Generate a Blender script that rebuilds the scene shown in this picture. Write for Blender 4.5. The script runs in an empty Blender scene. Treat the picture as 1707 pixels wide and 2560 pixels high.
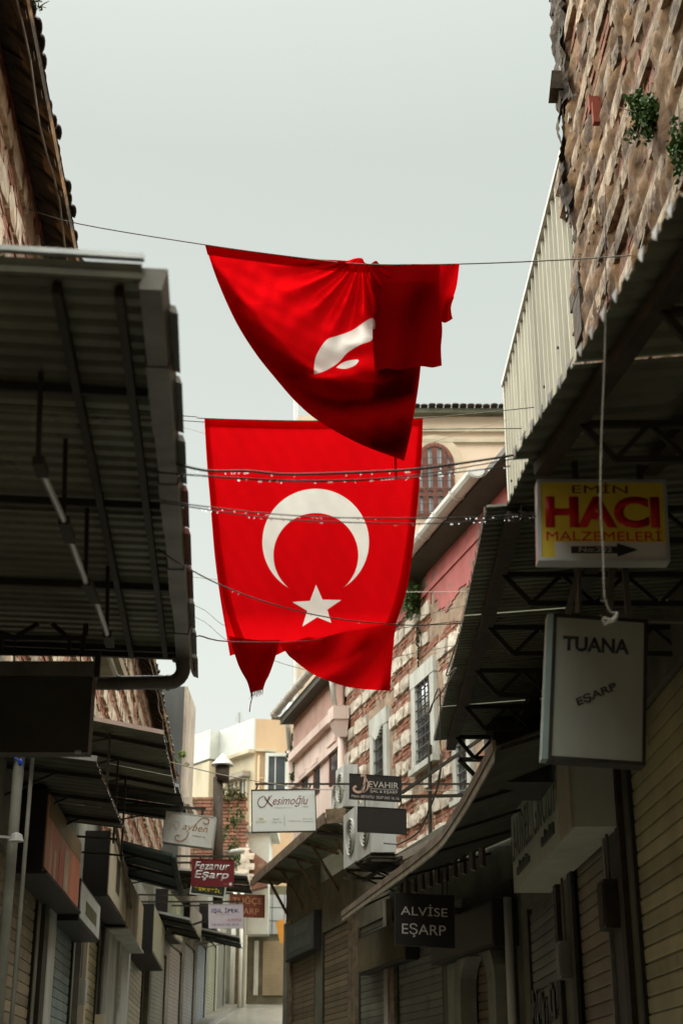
import bpy, bmesh, math, random
import numpy as np
from mathutils import Vector, Matrix, noise
R = math.radians
rnd = random.Random(7)
scene = bpy.context.scene
COL = scene.collection

# ------------------------------------------------------------------ camera
FPX, TILT, CZ = 3650.0, R(22.0), 1.6        # focal length in photo pixels, upward tilt, eye height
cam = bpy.data.cameras.new('camera')
cam.sensor_fit = 'VERTICAL'
cam.sensor_height = 36.0
cam.lens = FPX / 2560.0 * 36.0
cam.clip_end = 2000.0
cam.dof.use_dof = True
cam.dof.focus_distance = 15.0
cam.dof.aperture_fstop = 2.4
camo = bpy.data.objects.new('camera', cam)
camo.location = (0, 0, CZ)
camo.rotation_euler = (R(90) + TILT, 0, 0)
COL.objects.link(camo)
scene.camera = camo

# ------------------------------------------------------------------ sky, sun, exposure
SUN_EL, SUN_AZ = R(74.0), R(-40.0)          # azimuth measured from +Y towards +X
world = bpy.data.worlds.new('World')
scene.world = world
world.use_nodes = True
wn, wl = world.node_tree.nodes, world.node_tree.links
wn.clear()
sky = wn.new('ShaderNodeTexSky')
sky.sky_type = 'NISHITA'
sky.sun_disc = False
sky.sun_elevation = SUN_EL
sky.sun_rotation = SUN_AZ
sky.dust_density = 5.0
sky.air_density = 2.0
tc = wn.new('ShaderNodeTexCoord')
sp = wn.new('ShaderNodeSeparateXYZ')
wl.new(tc.outputs['Generated'], sp.inputs[0])
ramp = wn.new('ShaderNodeValToRGB')
stops = ((0.12, (0.97, 1.0, 0.92)), (0.27, (0.90, 0.945, 0.86)), (0.45, (0.76, 0.81, 0.715)), (0.585, (0.69, 0.735, 0.645)), (0.66, (0.775, 0.83, 0.735)), (0.80, (0.82, 0.88, 0.79)))
for i, (p_, c_) in enumerate(stops):
    e = ramp.color_ramp.elements[i] if i < 1 else (ramp.color_ramp.elements[-1] if i == len(stops) - 1 else ramp.color_ramp.elements.new(p_))
    e.position = p_
    e.color = (*c_, 1)
wl.new(sp.outputs['Z'], ramp.inputs[0])
sc_ = wn.new('ShaderNodeVectorMath'); sc_.operation = 'SCALE'
SKYB = 0.98
sc_.inputs['Scale'].default_value = SKYB
wl.new(ramp.outputs[0], sc_.inputs[0])
mixs = wn.new('ShaderNodeMixRGB')
mixs.inputs[0].default_value = 0.97           # a closed cloud deck over the clear sky
wl.new(sky.outputs[0], mixs.inputs[1])
wl.new(sc_.outputs[0], mixs.inputs[2])
bg = wn.new('ShaderNodeBackground')
bg.inputs[1].default_value = 0.10
wl.new(mixs.outputs[0], bg.inputs[0])
out = wn.new('ShaderNodeOutputWorld')
wl.new(bg.outputs[0], out.inputs[0])

sun = bpy.data.lights.new('sun', 'SUN')
sun.energy = 1.5
sun.angle = R(140.0)
sun.color = (1.0, 0.995, 0.92)
suno = bpy.data.objects.new('sun', sun)
sd = Vector((math.sin(SUN_AZ) * math.cos(SUN_EL), math.cos(SUN_AZ) * math.cos(SUN_EL), math.sin(SUN_EL)))
suno.rotation_euler = sd.to_track_quat('Z', 'Y').to_euler()
suno.location = sd * 60
COL.objects.link(suno)

scene.view_settings.view_transform = 'Standard'
scene.view_settings.look = 'None'
scene.view_settings.gamma = 1.0
scene.view_settings.use_curve_mapping = False
scene.view_settings.exposure = 3.05
scene.render.engine = 'CYCLES'
scene.cycles.use_denoising = True
scene.cycles.max_bounces = 10
scene.cycles.diffuse_bounces = 7
scene.cycles.transmission_bounces = 6
scene.cycles.transparent_max_bounces = 6
scene.cycles.caustics_reflective = False
scene.cycles.caustics_refractive = False

# ------------------------------------------------------------------ geometry helpers
ST, CT = math.sin(TILT), math.cos(TILT)

def at(u, v, Y):
    """the point at distance Y down the street that stands behind photo pixel (u, v)"""
    a, b = (u - 853.5) / FPX, (1280.0 - v) / FPX
    k = Y / (CT - b * ST)
    return Vector((a * k, Y, (ST + b * CT) * k + CZ))

def proj(p):
    x, y, z = p[0], p[1], p[2] - CZ
    d = y * CT + z * ST
    if d <= 0.05:
        return (-9999, -9999)
    return (853.5 + FPX * x / d, 1280 - FPX * (z * CT - y * ST) / d)

def in_frame(p, m=60):
    u, v = proj(p)
    return -m < u < 1707 + m and -m < v < 2560 + m

class Wall:
    """a street wall: x = x0 + m*y, side = +1 when it looks towards +x"""
    def __init__(self, x0, m, side):
        self.x0, self.m, self.s = x0, m, side
        self.ang = math.atan2(-m, 1.0)
    def P(self, y, o, z):
        return Vector((self.x0 + self.m * y + self.s * o, y, z))
    def px(self, u, v, o=0.0):
        a, b = (u - 853.5) / FPX, (1280.0 - v) / FPX
        r = a / (CT - b * ST)
        return at(u, v, (self.x0 + self.s * o) / (r - self.m))

class MB:
    def __init__(self):
        self.v, self.f = [], []
    def hexa(self, p):
        n = len(self.v)
        self.v += [Vector(q) for q in p]
        self.f += [[n + i for i in q] for q in ((0, 3, 2, 1), (4, 5, 6, 7), (0, 1, 5, 4), (1, 2, 6, 5), (2, 3, 7, 6), (3, 0, 4, 7))]
        return self
    def box(self, c, s, rz=0.0):
        c = Vector(c)
        M = Matrix.Rotation(rz, 3, 'Z')
        h = Vector(s) / 2
        return self.hexa([c + M @ Vector((x * h.x, y * h.y, z * h.z)) for z in (-1, 1) for x, y in ((-1, -1), (1, -1), (1, 1), (-1, 1))])
    def obox(self, o, ex, ey, ez):
        o, ex, ey, ez = Vector(o), Vector(ex), Vector(ey), Vector(ez)
        return self.hexa([o, o + ex, o + ex + ey, o + ey, o + ez, o + ex + ez, o + ex + ey + ez, o + ey + ez])
    def wbox(self, w, y0, y1, o0, o1, z0, z1, tz=0.0):
        """box on a wall; tz raises the y1 end"""
        P = w.P
        return self.hexa([P(y0, o0, z0), P(y0, o1, z0), P(y1, o1, z0 + tz), P(y1, o0, z0 + tz),
                          P(y0, o0, z1), P(y0, o1, z1), P(y1, o1, z1 + tz), P(y1, o0, z1 + tz)])
    def bar(self, a, b, w, h=None, up=(0, 0, 1)):
        a, b = Vector(a), Vector(b)
        h = h or w
        d = (b - a).normalized()
        s = d.cross(Vector(up))
        if s.length < 1e-4:
            s = d.cross(Vector((1, 0, 0)))
        s.normalize()
        t = s.cross(d)
        s, t = s * w / 2, t * h / 2
        return self.hexa([a - s - t, a + s - t, a + s + t, a - s + t, b - s - t, b + s - t, b + s + t, b - s + t])
    def tube(self, pts, r, n=8, cap=True, taper=None):
        pts = [Vector(p) for p in pts]
        base = len(self.v)
        prev = None
        for i, p in enumerate(pts):
            d = (pts[min(i + 1, len(pts) - 1)] - pts[max(i - 1, 0)]).normalized()
            if prev is None:
                s = d.cross(Vector((0, 0, 1)))
                if s.length < 1e-3:
                    s = d.cross(Vector((1, 0, 0)))
            else:
                s = prev - d * prev.dot(d)
            s.normalize()
            prev = s
            t = d.cross(s)
            rr = r if taper is None else r + (taper - r) * i / (len(pts) - 1)
            for k in range(n):
                a = 2 * math.pi * k / n
                self.v.append(p + (s * math.cos(a) + t * math.sin(a)) * rr)
        for i in range(len(pts) - 1):
            for k in range(n):
                a, b = base + i * n + k, base + i * n + (k + 1) % n
                self.f.append([a, b, b + n, a + n])
        if cap:
            self.f.append([base + k for k in range(n)][::-1])
            e = base + (len(pts) - 1) * n
            self.f.append([e + k for k in range(n)])
        return self
    def lathe(self, c, prof, n=16):
        c = Vector(c)
        base = len(self.v)
        for r, z in prof:
            for k in range(n):
                a = 2 * math.pi * k / n
                self.v.append(c + Vector((r * math.cos(a), r * math.sin(a), z)))
        for i in range(len(prof) - 1):
            for k in range(n):
                a, b = base + i * n + k, base + i * n + (k + 1) % n
                self.f.append([a, b, b + n, a + n])
        self.f.append([base + k for k in range(n)][::-1])
        e = base + (len(prof) - 1) * n
        self.f.append([e + k for k in range(n)])
        return self
    def prism(self, poly, vec):
        poly = [Vector(p) for p in poly]
        vec = Vector(vec)
        n, b = len(poly), len(self.v)
        self.v += poly + [p + vec for p in poly]
        self.f.append([b + i for i in range(n)][::-1])
        self.f.append([b + n + i for i in range(n)])
        for i in range(n):
            j = (i + 1) % n
            self.f.append([b + i, b + j, b + n + j, b + n + i])
        return self
    def quad(self, a, b, c, d):
        n = len(self.v)
        self.v += [Vector(q) for q in (a, b, c, d)]
        self.f.append([n, n + 1, n + 2, n + 3])
        return self
    def tri(self, a, b, c):
        n = len(self.v)
        self.v += [Vector(q) for q in (a, b, c)]
        self.f.append([n, n + 1, n + 2])
        return self
    def mesh(self, name):
        me = bpy.data.meshes.new(name)
        me.from_pydata([tuple(p) for p in self.v], [], self.f)
        me.update()
        bm = bmesh.new(); bm.from_mesh(me)
        bmesh.ops.recalc_face_normals(bm, faces=bm.faces)
        bm.to_mesh(me); bm.free()
        return me
    def build(self, name, m, parent=None, smooth=False):
        me = self.mesh(name)
        me.materials.append(m)
        if smooth:
            for p in me.polygons:
                p.use_smooth = True
        return link(name, me, parent)

def link(name, me, parent=None):
    o = bpy.data.objects.new(name, me)
    COL.objects.link(o)
    if parent is not None:
        o.parent = parent
        if parent.type == 'EMPTY':
            o.location = -parent.location
    return o

def tag(o, label, cat, group=None):
    o['label'] = label
    o['category'] = cat
    if group:
        o['group'] = group
    return o

def thing(name, label, cat, loc, group=None):
    o = bpy.data.objects.new(name, None)
    o.empty_display_size = 0.2
    o.location = loc
    COL.objects.link(o)
    return tag(o, label, cat, group)

def stuff(o):
    o['kind'] = 'stuff'
    return o

def piece(name, me, parent, M):
    """a repeated piece that shares its mesh; M is its world matrix"""
    o = bpy.data.objects.new(name, me)
    COL.objects.link(o)
    o.parent = parent
    if parent.type == 'EMPTY':
        M = Matrix.Translation(-parent.location) @ M
    o.matrix_local = M
    return o

# ------------------------------------------------------------------ materials
def mat(name, c1, c2=None, rough=0.85, scale=2.0, detail=6, c3=None, scale3=0.6, lo3=0.55, bump=0.0, bscale=18.0,
        metal=0.0, spec=0.35, objrand=0.0, stretch=None, contrast=(0.35, 0.65)):
    m = bpy.data.materials.new(name)
    m.use_nodes = True
    n, l = m.node_tree.nodes, m.node_tree.links
    n.clear()
    o = n.new('ShaderNodeOutputMaterial')
    b = n.new('ShaderNodeBsdfPrincipled')
    l.new(b.outputs[0], o.inputs[0])
    b.inputs['Roughness'].default_value = rough
    b.inputs['Metallic'].default_value = metal
    b.inputs['Specular IOR Level'].default_value = spec
    c2 = c2 or tuple(x * 0.72 for x in c1)
    geo = n.new('ShaderNodeNewGeometry')
    pos = geo.outputs['Position']
    if stretch:
        mp = n.new('ShaderNodeVectorMath'); mp.operation = 'MULTIPLY'
        mp.inputs[1].default_value = stretch
        l.new(pos, mp.inputs[0]); pos = mp.outputs[0]
    nz = n.new('ShaderNodeTexNoise')
    nz.inputs['Scale'].default_value = scale
    nz.inputs['Detail'].default_value = detail
    nz.inputs['Roughness'].default_value = 0.62
    l.new(pos, nz.inputs['Vector'])
    mr = n.new('ShaderNodeMapRange')
    mr.inputs[1].default_value, mr.inputs[2].default_value = contrast
    l.new(nz.outputs[0], mr.inputs[0])
    mx = n.new('ShaderNodeMixRGB')
    mx.inputs[1].default_value = (*c2, 1)
    mx.inputs[2].default_value = (*c1, 1)
    l.new(mr.outputs[0], mx.inputs[0])
    col = mx.outputs[0]
    if c3:
        n3 = n.new('ShaderNodeTexNoise')
        n3.inputs['Scale'].default_value = scale3
        n3.inputs['Detail'].default_value = 8
        n3.inputs['Roughness'].default_value = 0.7
        l.new(pos, n3.inputs['Vector'])
        r3 = n.new('ShaderNodeMapRange')
        r3.inputs[1].default_value, r3.inputs[2].default_value = lo3, lo3 + 0.1
        l.new(n3.outputs[0], r3.inputs[0])
        m3 = n.new('ShaderNodeMixRGB')
        m3.inputs[2].default_value = (*c3, 1)
        l.new(r3.outputs[0], m3.inputs[0]); l.new(col, m3.inputs[1])
        col = m3.outputs[0]
    if objrand:
        oi = n.new('ShaderNodeObjectInfo')
        mo = n.new('ShaderNodeMapRange')
        mo.inputs[3].default_value, mo.inputs[4].default_value = 1 - objrand, 1 + objrand * 0.6
        l.new(oi.outputs['Random'], mo.inputs[0])
        hs = n.new('ShaderNodeHueSaturation')
        l.new(mo.outputs[0], hs.inputs['Value']); l.new(col, hs.inputs['Color'])
        col = hs.outputs[0]
    l.new(col, b.inputs['Base Color'])
    if bump:
        nb = n.new('ShaderNodeTexNoise')
        nb.inputs['Scale'].default_value = bscale
        nb.inputs['Detail'].default_value = 6
        l.new(pos, nb.inputs['Vector'])
        bp = n.new('ShaderNodeBump')
        bp.inputs['Strength'].default_value = min(1.0, bump)
        bp.inputs['Distance'].default_value = 0.03
        l.new(nb.outputs[0], bp.inputs['Height']); l.new(bp.outputs[0], b.inputs['Normal'])
    return m

def glossy(name, c, rough=0.35, metal=0.0, spec=0.5):
    return mat(name, c, tuple(x * 0.85 for x in c), rough=rough, metal=metal, spec=spec, scale=5)

M = {}
M['stone'] = mat('limestone', (0.70, 0.645, 0.55), (0.47, 0.40, 0.31), rough=0.9, scale=4, c3=(0.17, 0.12, 0.08), scale3=2.6, lo3=0.56, bump=0.8, bscale=14, objrand=0.22)
M['stone_old'] = mat('weathered_limestone', (0.62, 0.54, 0.42), (0.30, 0.21, 0.13), rough=0.9, scale=3.5, c3=(0.15, 0.09, 0.05), scale3=1.7, lo3=0.53, bump=0.9, bscale=12, objrand=0.35)
M['brick'] = mat('old_brick', (0.34, 0.135, 0.08), (0.17, 0.075, 0.045), rough=0.92, scale=5, c3=(0.44, 0.34, 0.25), scale3=2.6, lo3=0.52, bump=0.6, bscale=22)
M['brick_dark'] = mat('dirty_brick', (0.26, 0.10, 0.055), (0.10, 0.05, 0.03), rough=0.92, scale=4, c3=(0.36, 0.25, 0.14), scale3=2.2, lo3=0.55, bump=0.7, bscale=18)
M['mortar'] = mat('mortar', (0.40, 0.30, 0.21), (0.22, 0.15, 0.10), rough=0.95, scale=3, c3=(0.13, 0.09, 0.06), scale3=1.2, lo3=0.6, bump=0.9, bscale=10)
M['earth'] = mat('earthy_rubble', (0.25, 0.15, 0.07), (0.085, 0.05, 0.028), rough=0.95, scale=3.0, c3=(0.075, 0.05, 0.032), scale3=1.6, lo3=0.53, bump=1.0, bscale=8)
M['soot'] = mat('sooty_plaster', (0.10, 0.075, 0.05), (0.035, 0.028, 0.02), rough=0.95, scale=2.5, bump=0.8, bscale=9)
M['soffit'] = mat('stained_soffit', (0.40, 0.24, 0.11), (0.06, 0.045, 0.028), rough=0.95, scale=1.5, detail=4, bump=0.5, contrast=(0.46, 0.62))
M['tile'] = mat('roof_tile', (0.10, 0.075, 0.055), (0.045, 0.035, 0.028), rough=0.6, scale=6, objrand=0.3)
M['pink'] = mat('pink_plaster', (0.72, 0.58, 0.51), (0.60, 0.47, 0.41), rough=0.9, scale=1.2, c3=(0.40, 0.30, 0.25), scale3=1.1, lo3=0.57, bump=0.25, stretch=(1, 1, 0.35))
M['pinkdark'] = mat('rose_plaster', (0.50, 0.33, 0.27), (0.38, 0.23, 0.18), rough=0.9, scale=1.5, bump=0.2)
M['redplaster'] = mat('flaking_red_plaster', (0.50, 0.15, 0.14), (0.36, 0.11, 0.10), rough=0.9, scale=1.8, c3=(0.20, 0.14, 0.11), scale3=1.3, lo3=0.53, bump=0.3)
M['beige'] = mat('beige_plaster', (0.68, 0.53, 0.40), (0.60, 0.46, 0.34), rough=0.9, scale=0.5, bump=0.1, stretch=(1, 1, 0.5))
M['yellow'] = mat('ochre_plaster', (0.52, 0.375, 0.235), (0.43, 0.31, 0.195), rough=0.9, scale=0.5, c3=(0.48, 0.36, 0.22), scale3=0.35, lo3=0.6, bump=0.1, stretch=(1, 1, 0.4))
M['cream'] = mat('cream_plaster', (0.54, 0.47, 0.34), (0.38, 0.33, 0.23), rough=0.9, scale=0.9, c3=(0.28, 0.22, 0.14), scale3=0.6, lo3=0.6, bump=0.15, stretch=(1, 1, 0.3))
M['white'] = mat('white_paint', (0.54, 0.56, 0.52), (0.44, 0.46, 0.42), rough=0.6, scale=1.5)
M['dirtywhite'] = mat('dirty_white_paint', (0.56, 0.57, 0.52), (0.36, 0.37, 0.32), rough=0.65, scale=3, stretch=(1, 1, 0.3))
M['wallplaster'] = mat('shop_wall_plaster', (0.27, 0.27, 0.22), (0.15, 0.15, 0.115), rough=0.9, scale=1.2, c3=(0.14, 0.13, 0.1), scale3=0.7, lo3=0.6, bump=0.2)
M['darkplaster'] = mat('grimy_plaster', (0.16, 0.155, 0.105), (0.085, 0.082, 0.055), rough=0.9, scale=1.6, bump=0.3)
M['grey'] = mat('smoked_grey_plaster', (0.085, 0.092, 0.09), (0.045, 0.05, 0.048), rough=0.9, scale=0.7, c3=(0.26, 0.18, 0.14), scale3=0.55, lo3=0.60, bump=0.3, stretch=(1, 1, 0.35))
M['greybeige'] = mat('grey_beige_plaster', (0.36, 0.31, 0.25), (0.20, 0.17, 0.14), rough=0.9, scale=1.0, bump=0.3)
M['sheet'] = mat('dull_corrugated_metal', (0.22, 0.23, 0.155), (0.10, 0.10, 0.066), rough=0.5, metal=0.2, scale=1.5, c3=(0.07, 0.045, 0.03), scale3=1.5, lo3=0.6)
M['sheetlight'] = mat('weathered_fibre_sheet', (0.50, 0.48, 0.39), (0.36, 0.35, 0.27), rough=0.7, scale=3.0, c3=(0.20, 0.21, 0.12), scale3=1.6, lo3=0.57, stretch=(1, 1, 0.12), objrand=0.14)
M['steel'] = mat('dark_steel', (0.045, 0.042, 0.028), (0.03, 0.027, 0.018), rough=0.6, metal=0.3, scale=6)
M['rust'] = mat('rusty_steel', (0.06, 0.042, 0.026), (0.032, 0.024, 0.016), rough=0.7, metal=0.2, scale=7)
M['zinc'] = mat('zinc_gutter', (0.24, 0.23, 0.20), (0.14, 0.135, 0.115), rough=0.5, metal=0.5, scale=3)
M['galv'] = mat('galvanised', (0.55, 0.57, 0.56), (0.42, 0.44, 0.43), rough=0.35, metal=0.6, scale=5)
M['alu'] = glossy('aluminium_frame', (0.62, 0.64, 0.62), 0.35, 0.5)
M['pipe'] = mat('grey_plastic_pipe', (0.14, 0.13, 0.11), (0.10, 0.09, 0.08), rough=0.4, scale=3)
M['acgrey'] = mat('grimy_enamel', (0.56, 0.58, 0.56), (0.34, 0.35, 0.32), rough=0.5, scale=2.5, stretch=(1, 1, .25))
M['pipewhite'] = mat('white_plastic_pipe', (0.66, 0.67, 0.62), (0.50, 0.51, 0.46), rough=0.45, scale=2, stretch=(1, 1, 0.3))
M['gutterwhite'] = mat('white_gutter', (0.74, 0.74, 0.70), (0.56, 0.56, 0.51), rough=0.5, scale=2)
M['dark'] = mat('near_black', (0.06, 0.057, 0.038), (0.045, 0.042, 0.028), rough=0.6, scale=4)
M['glass'] = mat('window_glass', (0.055, 0.065, 0.07), (0.03, 0.035, 0.04), rough=0.08, spec=0.6, scale=1)
M['glasspale'] = mat('pale_window_glass', (0.55, 0.60, 0.62), (0.42, 0.47, 0.50), rough=0.06, spec=0.7, scale=0.8)
M['iron'] = mat('grille_iron', (0.10, 0.10, 0.09), (0.05, 0.05, 0.045), rough=0.6, metal=0.3, scale=9)
M['redwood'] = mat('red_brown_joinery', (0.25, 0.07, 0.035), (0.17, 0.05, 0.028), rough=0.6, scale=4)
M['wood'] = mat('weathered_wood', (0.20, 0.15, 0.09), (0.09, 0.065, 0.04), rough=0.8, scale=3, stretch=(3, 0.6, 3))
M['fringe'] = mat('pale_awning_valance', (0.30, 0.265, 0.19), (0.18, 0.155, 0.105), rough=0.8, scale=3)
M['canvas'] = mat('dark_canvas', (0.09, 0.093, 0.066), (0.05, 0.051, 0.036), rough=0.85, scale=3)
M['greencanvas'] = mat('dark_green_canvas', (0.055, 0.075, 0.065), (0.035, 0.045, 0.04), rough=0.8, scale=3)
M['leaf'] = mat('ivy_leaf', (0.07, 0.14, 0.025), (0.03, 0.065, 0.012), rough=0.6, scale=14)
M['leafbright'] = mat('young_leaf', (0.14, 0.22, 0.03), (0.07, 0.12, 0.02), rough=0.6, scale=14)
M['moss'] = mat('dry_moss', (0.10, 0.09, 0.035), (0.05, 0.045, 0.02), rough=0.95, scale=9, bump=0.6)
M['cable'] = mat('black_cable', (0.025, 0.024, 0.02), (0.018, 0.017, 0.014), rough=0.35, scale=8)
M['cord'] = mat('pale_cord', (0.40, 0.38, 0.31), (0.30, 0.28, 0.22), rough=0.7, scale=12)
M['twine'] = mat('grey_twine', (0.14, 0.13, 0.11), (0.09, 0.085, 0.07), rough=0.7, scale=12)
M['asphalt'] = mat('wet_paving', (0.24, 0.235, 0.20), (0.14, 0.135, 0.115), rough=0.28, scale=2.5, spec=0.5, bump=0.25, bscale=9)
M['kerb'] = mat('kerb_stone', (0.15, 0.14, 0.11), (0.09, 0.085, 0.065), rough=0.5, scale=3, bump=0.2)
for nm, c in (('tan', (0.40, 0.33, 0.22)), ('teal', (0.28, 0.36, 0.34)), ('olive', (0.50, 0.46, 0.25)), ('green', (0.17, 0.18, 0.09)), ('bluegrey', (0.10, 0.135, 0.155)),
              ('beige', (0.46, 0.38, 0.25)), ('greygreen', (0.19, 0.195, 0.15)), ('brown', (0.24, 0.19, 0.12)), ('ochre', (0.44, 0.38, 0.21))):
    M['sh_' + nm] = mat('shutter_' + nm, c, tuple(x * 0.7 for x in c), rough=0.5, metal=0.15, scale=1.4, c3=tuple(x * 0.45 for x in c), scale3=1.6, lo3=0.57, objrand=0.28, stretch=(1, 1, 0.5))
def flat(name, c, rough=0.5):
    if name not in M:
        M[name] = mat(name, c, tuple(x * 0.86 for x in c), rough=rough, scale=3)
        if name.endswith('face') or name in ('print_white', 'box_white'):
            M[name] = mat(name, c, tuple(x * 0.82 for x in c), rough=rough, scale=2.5, c3=tuple(x * .55 for x in c), scale3=3.0, lo3=.60, stretch=(1, 1, .16))
    return M[name]
# drops of rain: clear and bright
dm = bpy.data.materials.new('rain_drop'); dm.use_nodes = True
b_ = dm.node_tree.nodes['Principled BSDF']
b_.inputs['Transmission Weight'].default_value = 1.0
b_.inputs['Roughness'].default_value = 0.0
b_.inputs['IOR'].default_value = 1.33
M['drop'] = dm
M['signblack'] = mat('black_sign_face', (0.014, 0.013, 0.010), (0.010, 0.009, 0.007), rough=0.5, scale=4)

# flag cloth: thin, lets the daylight through; the emblem is dyed into it
def cloth(name, printed):
    m = bpy.data.materials.new(name); m.use_nodes = True
    n, l = m.node_tree.nodes, m.node_tree.links
    n.clear()
    o = n.new('ShaderNodeOutputMaterial')
    RED, WHITE = (0.52, 0.002, 0.004, 1), (0.66, 0.64, 0.59, 1)
    geo = n.new('ShaderNodeNewGeometry')
    nz = n.new('ShaderNodeTexNoise'); nz.inputs['Scale'].default_value = 3.5
    nz.inputs['Detail'].default_value = 4
    l.new(geo.outputs['Position'], nz.inputs['Vector'])
    hs = n.new('ShaderNodeMapRange')
    hs.inputs[3].default_value, hs.inputs[4].default_value = 0.86, 1.06
    l.new(nz.outputs[0], hs.inputs[0])
    if printed:
        a = n.new('ShaderNodeAttribute'); a.attribute_name = 'emblem'
        ss = n.new('ShaderNodeMapRange')
        ss.inputs[1].default_value, ss.inputs[2].default_value = -0.8, 0.8
        l.new(a.outputs['Fac'], ss.inputs[0])
        mx = n.new('ShaderNodeMixRGB'); mx.inputs[1].default_value = RED; mx.inputs[2].default_value = WHITE
        l.new(ss.outputs[0], mx.inputs[0]); col = mx.outputs[0]
    else:
        rg = n.new('ShaderNodeRGB'); rg.outputs[0].default_value = RED; col = rg.outputs[0]
    hv = n.new('ShaderNodeHueSaturation')
    l.new(hs.outputs[0], hv.inputs['Value']); l.new(col, hv.inputs['Color']); col = hv.outputs[0]
    d = n.new('ShaderNodeBsdfDiffuse'); t = n.new('ShaderNodeBsdfTranslucent')
    l.new(col, d.inputs[0]); l.new(col, t.inputs[0])
    # woven thread relief
    wv = n.new('ShaderNodeTexNoise'); wv.inputs['Scale'].default_value = 160.0
    l.new(geo.outputs['Position'], wv.inputs['Vector'])
    bp = n.new('ShaderNodeBump'); bp.inputs['Strength'].default_value = 0.12; bp.inputs['Distance'].default_value = 0.004
    l.new(wv.outputs[0], bp.inputs['Height'])
    l.new(bp.outputs[0], d.inputs['Normal']); l.new(bp.outputs[0], t.inputs['Normal'])
    mxs = n.new('ShaderNodeMixShader'); mxs.inputs[0].default_value = 0.86
    l.new(d.outputs[0], mxs.inputs[1]); l.new(t.outputs[0], mxs.inputs[2])
    l.new(mxs.outputs[0], o.inputs[0])
    return m
M['flagcloth'] = cloth('flag_cloth_printed', True)
M['flagred'] = cloth('flag_cloth_red', False)

# ------------------------------------------------------------------ lettering
def lettering(body, bl, right, up, width, height, m, parent, shear=0.0, bold=0.0, out=0.0015, name='lettering'):
    cu = bpy.data.curves.new(name, 'FONT')
    cu.body = body
    cu.shear = shear
    cu.offset = bold
    cu.resolution_u = 4
    cu.extrude = 0.0
    ob = bpy.data.objects.new('tmp_text', cu)
    COL.objects.link(ob)
    dg = bpy.context.evaluated_depsgraph_get()
    me = bpy.data.meshes.new_from_object(ob.evaluated_get(dg))
    bpy.data.objects.remove(ob); bpy.data.curves.remove(cu)
    co = np.array([v.co for v in me.vertices])
    if len(co) == 0:
        return None
    x0, x1, y0, y1 = co[:, 0].min(), co[:, 0].max(), co[:, 1].min(), co[:, 1].max()
    bl, right, up = Vector(bl), Vector(right).normalized(), Vector(up).normalized()
    nrm = right.cross(up)
    for v in me.vertices:
        v.co = bl + right * ((v.co.x - x0) / (x1 - x0) * width) + up * ((v.co.y - y0) / max(1e-6, y1 - y0) * height) + nrm * out
    me.materials.clear(); me.materials.append(m)
    me.name = name
    # give the letters a little thickness
    bm = bmesh.new(); bm.from_mesh(me)
    r = bmesh.ops.extrude_face_region(bm, geom=bm.faces[:])
    bmesh.ops.translate(bm, vec=nrm * 0.0012, verts=[g for g in r['geom'] if isinstance(g, bmesh.types.BMVert)])
    bmesh.ops.recalc_face_normals(bm, faces=bm.faces)
    bm.to_mesh(me); bm.free()
    return link(name, me, parent)

def stroke(pts2, frame, w, m, parent, name='lettering', out=0.006):
    """a drawn flourish: pts2 in sign units (0..1), frame = (bl, ex, ey)"""
    bl, ex, ey = frame
    nrm = ex.cross(ey).normalized()
    pts = smooth_poly(pts2, 8)
    mb = MB()
    P = [bl + ex * p[0] + ey * p[1] + nrm * out for p in pts]
    for i in range(len(P) - 1):
        d = (P[i + 1] - P[i])
        if d.length < 1e-6:
            continue
        s = nrm.cross(d.normalized()) * w / 2
        t = nrm * 0.002
        mb.hexa([P[i] - s, P[i] + s, P[i + 1] + s, P[i + 1] - s, P[i] - s + t, P[i] + s + t, P[i + 1] + s + t, P[i + 1] - s + t])
    return mb.build(name, m, parent)

def smooth_poly(pts, k=8):
    pts = [tuple(p) for p in pts]
    if len(pts) < 3:
        return pts
    o = []
    for i in range(len(pts) - 1):
        p0, p1, p2, p3 = pts[max(i - 1, 0)], pts[i], pts[i + 1], pts[min(i + 2, len(pts) - 1)]
        for j in range(k):
            t = j / k
            o.append(tuple(0.5 * (2 * b + (c - a) * t + (2 * a - 5 * b + 4 * c - d) * t * t + (3 * b - a - 3 * c + d) * t ** 3)
                           for a, b, c, d in zip(p0, p1, p2, p3)))
    o.append(pts[-1])
    return o

# ------------------------------------------------------------------ walls of the street
CAMZ = CZ
LW = Wall(-2.65, -0.065, +1)          # upper wall of the left building
LS = Wall(-2.30, -0.065, +1)          # left shop fronts
LF = Wall(-5.13, 0.017, +1)           # left shop fronts, far stretch
RW = Wall(2.60, -0.0125, -1)          # right wall, near stretch
RS = Wall(2.52, -0.0125, -1)          # right shop fronts, near stretch
RB = Wall(6.54, -0.22, -1)            # right shop fronts after the bend
SW = Wall(8.25, -0.25, -1)            # striped and pink buildings, upper wall

def ground(y):
    if y < 0: return 0.0
    if y < 25: return 0.05 * y
    if y < 72: return 1.25 + 0.1137 * (y - 25)
    return 1.25 + 0.1137 * 47

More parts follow.
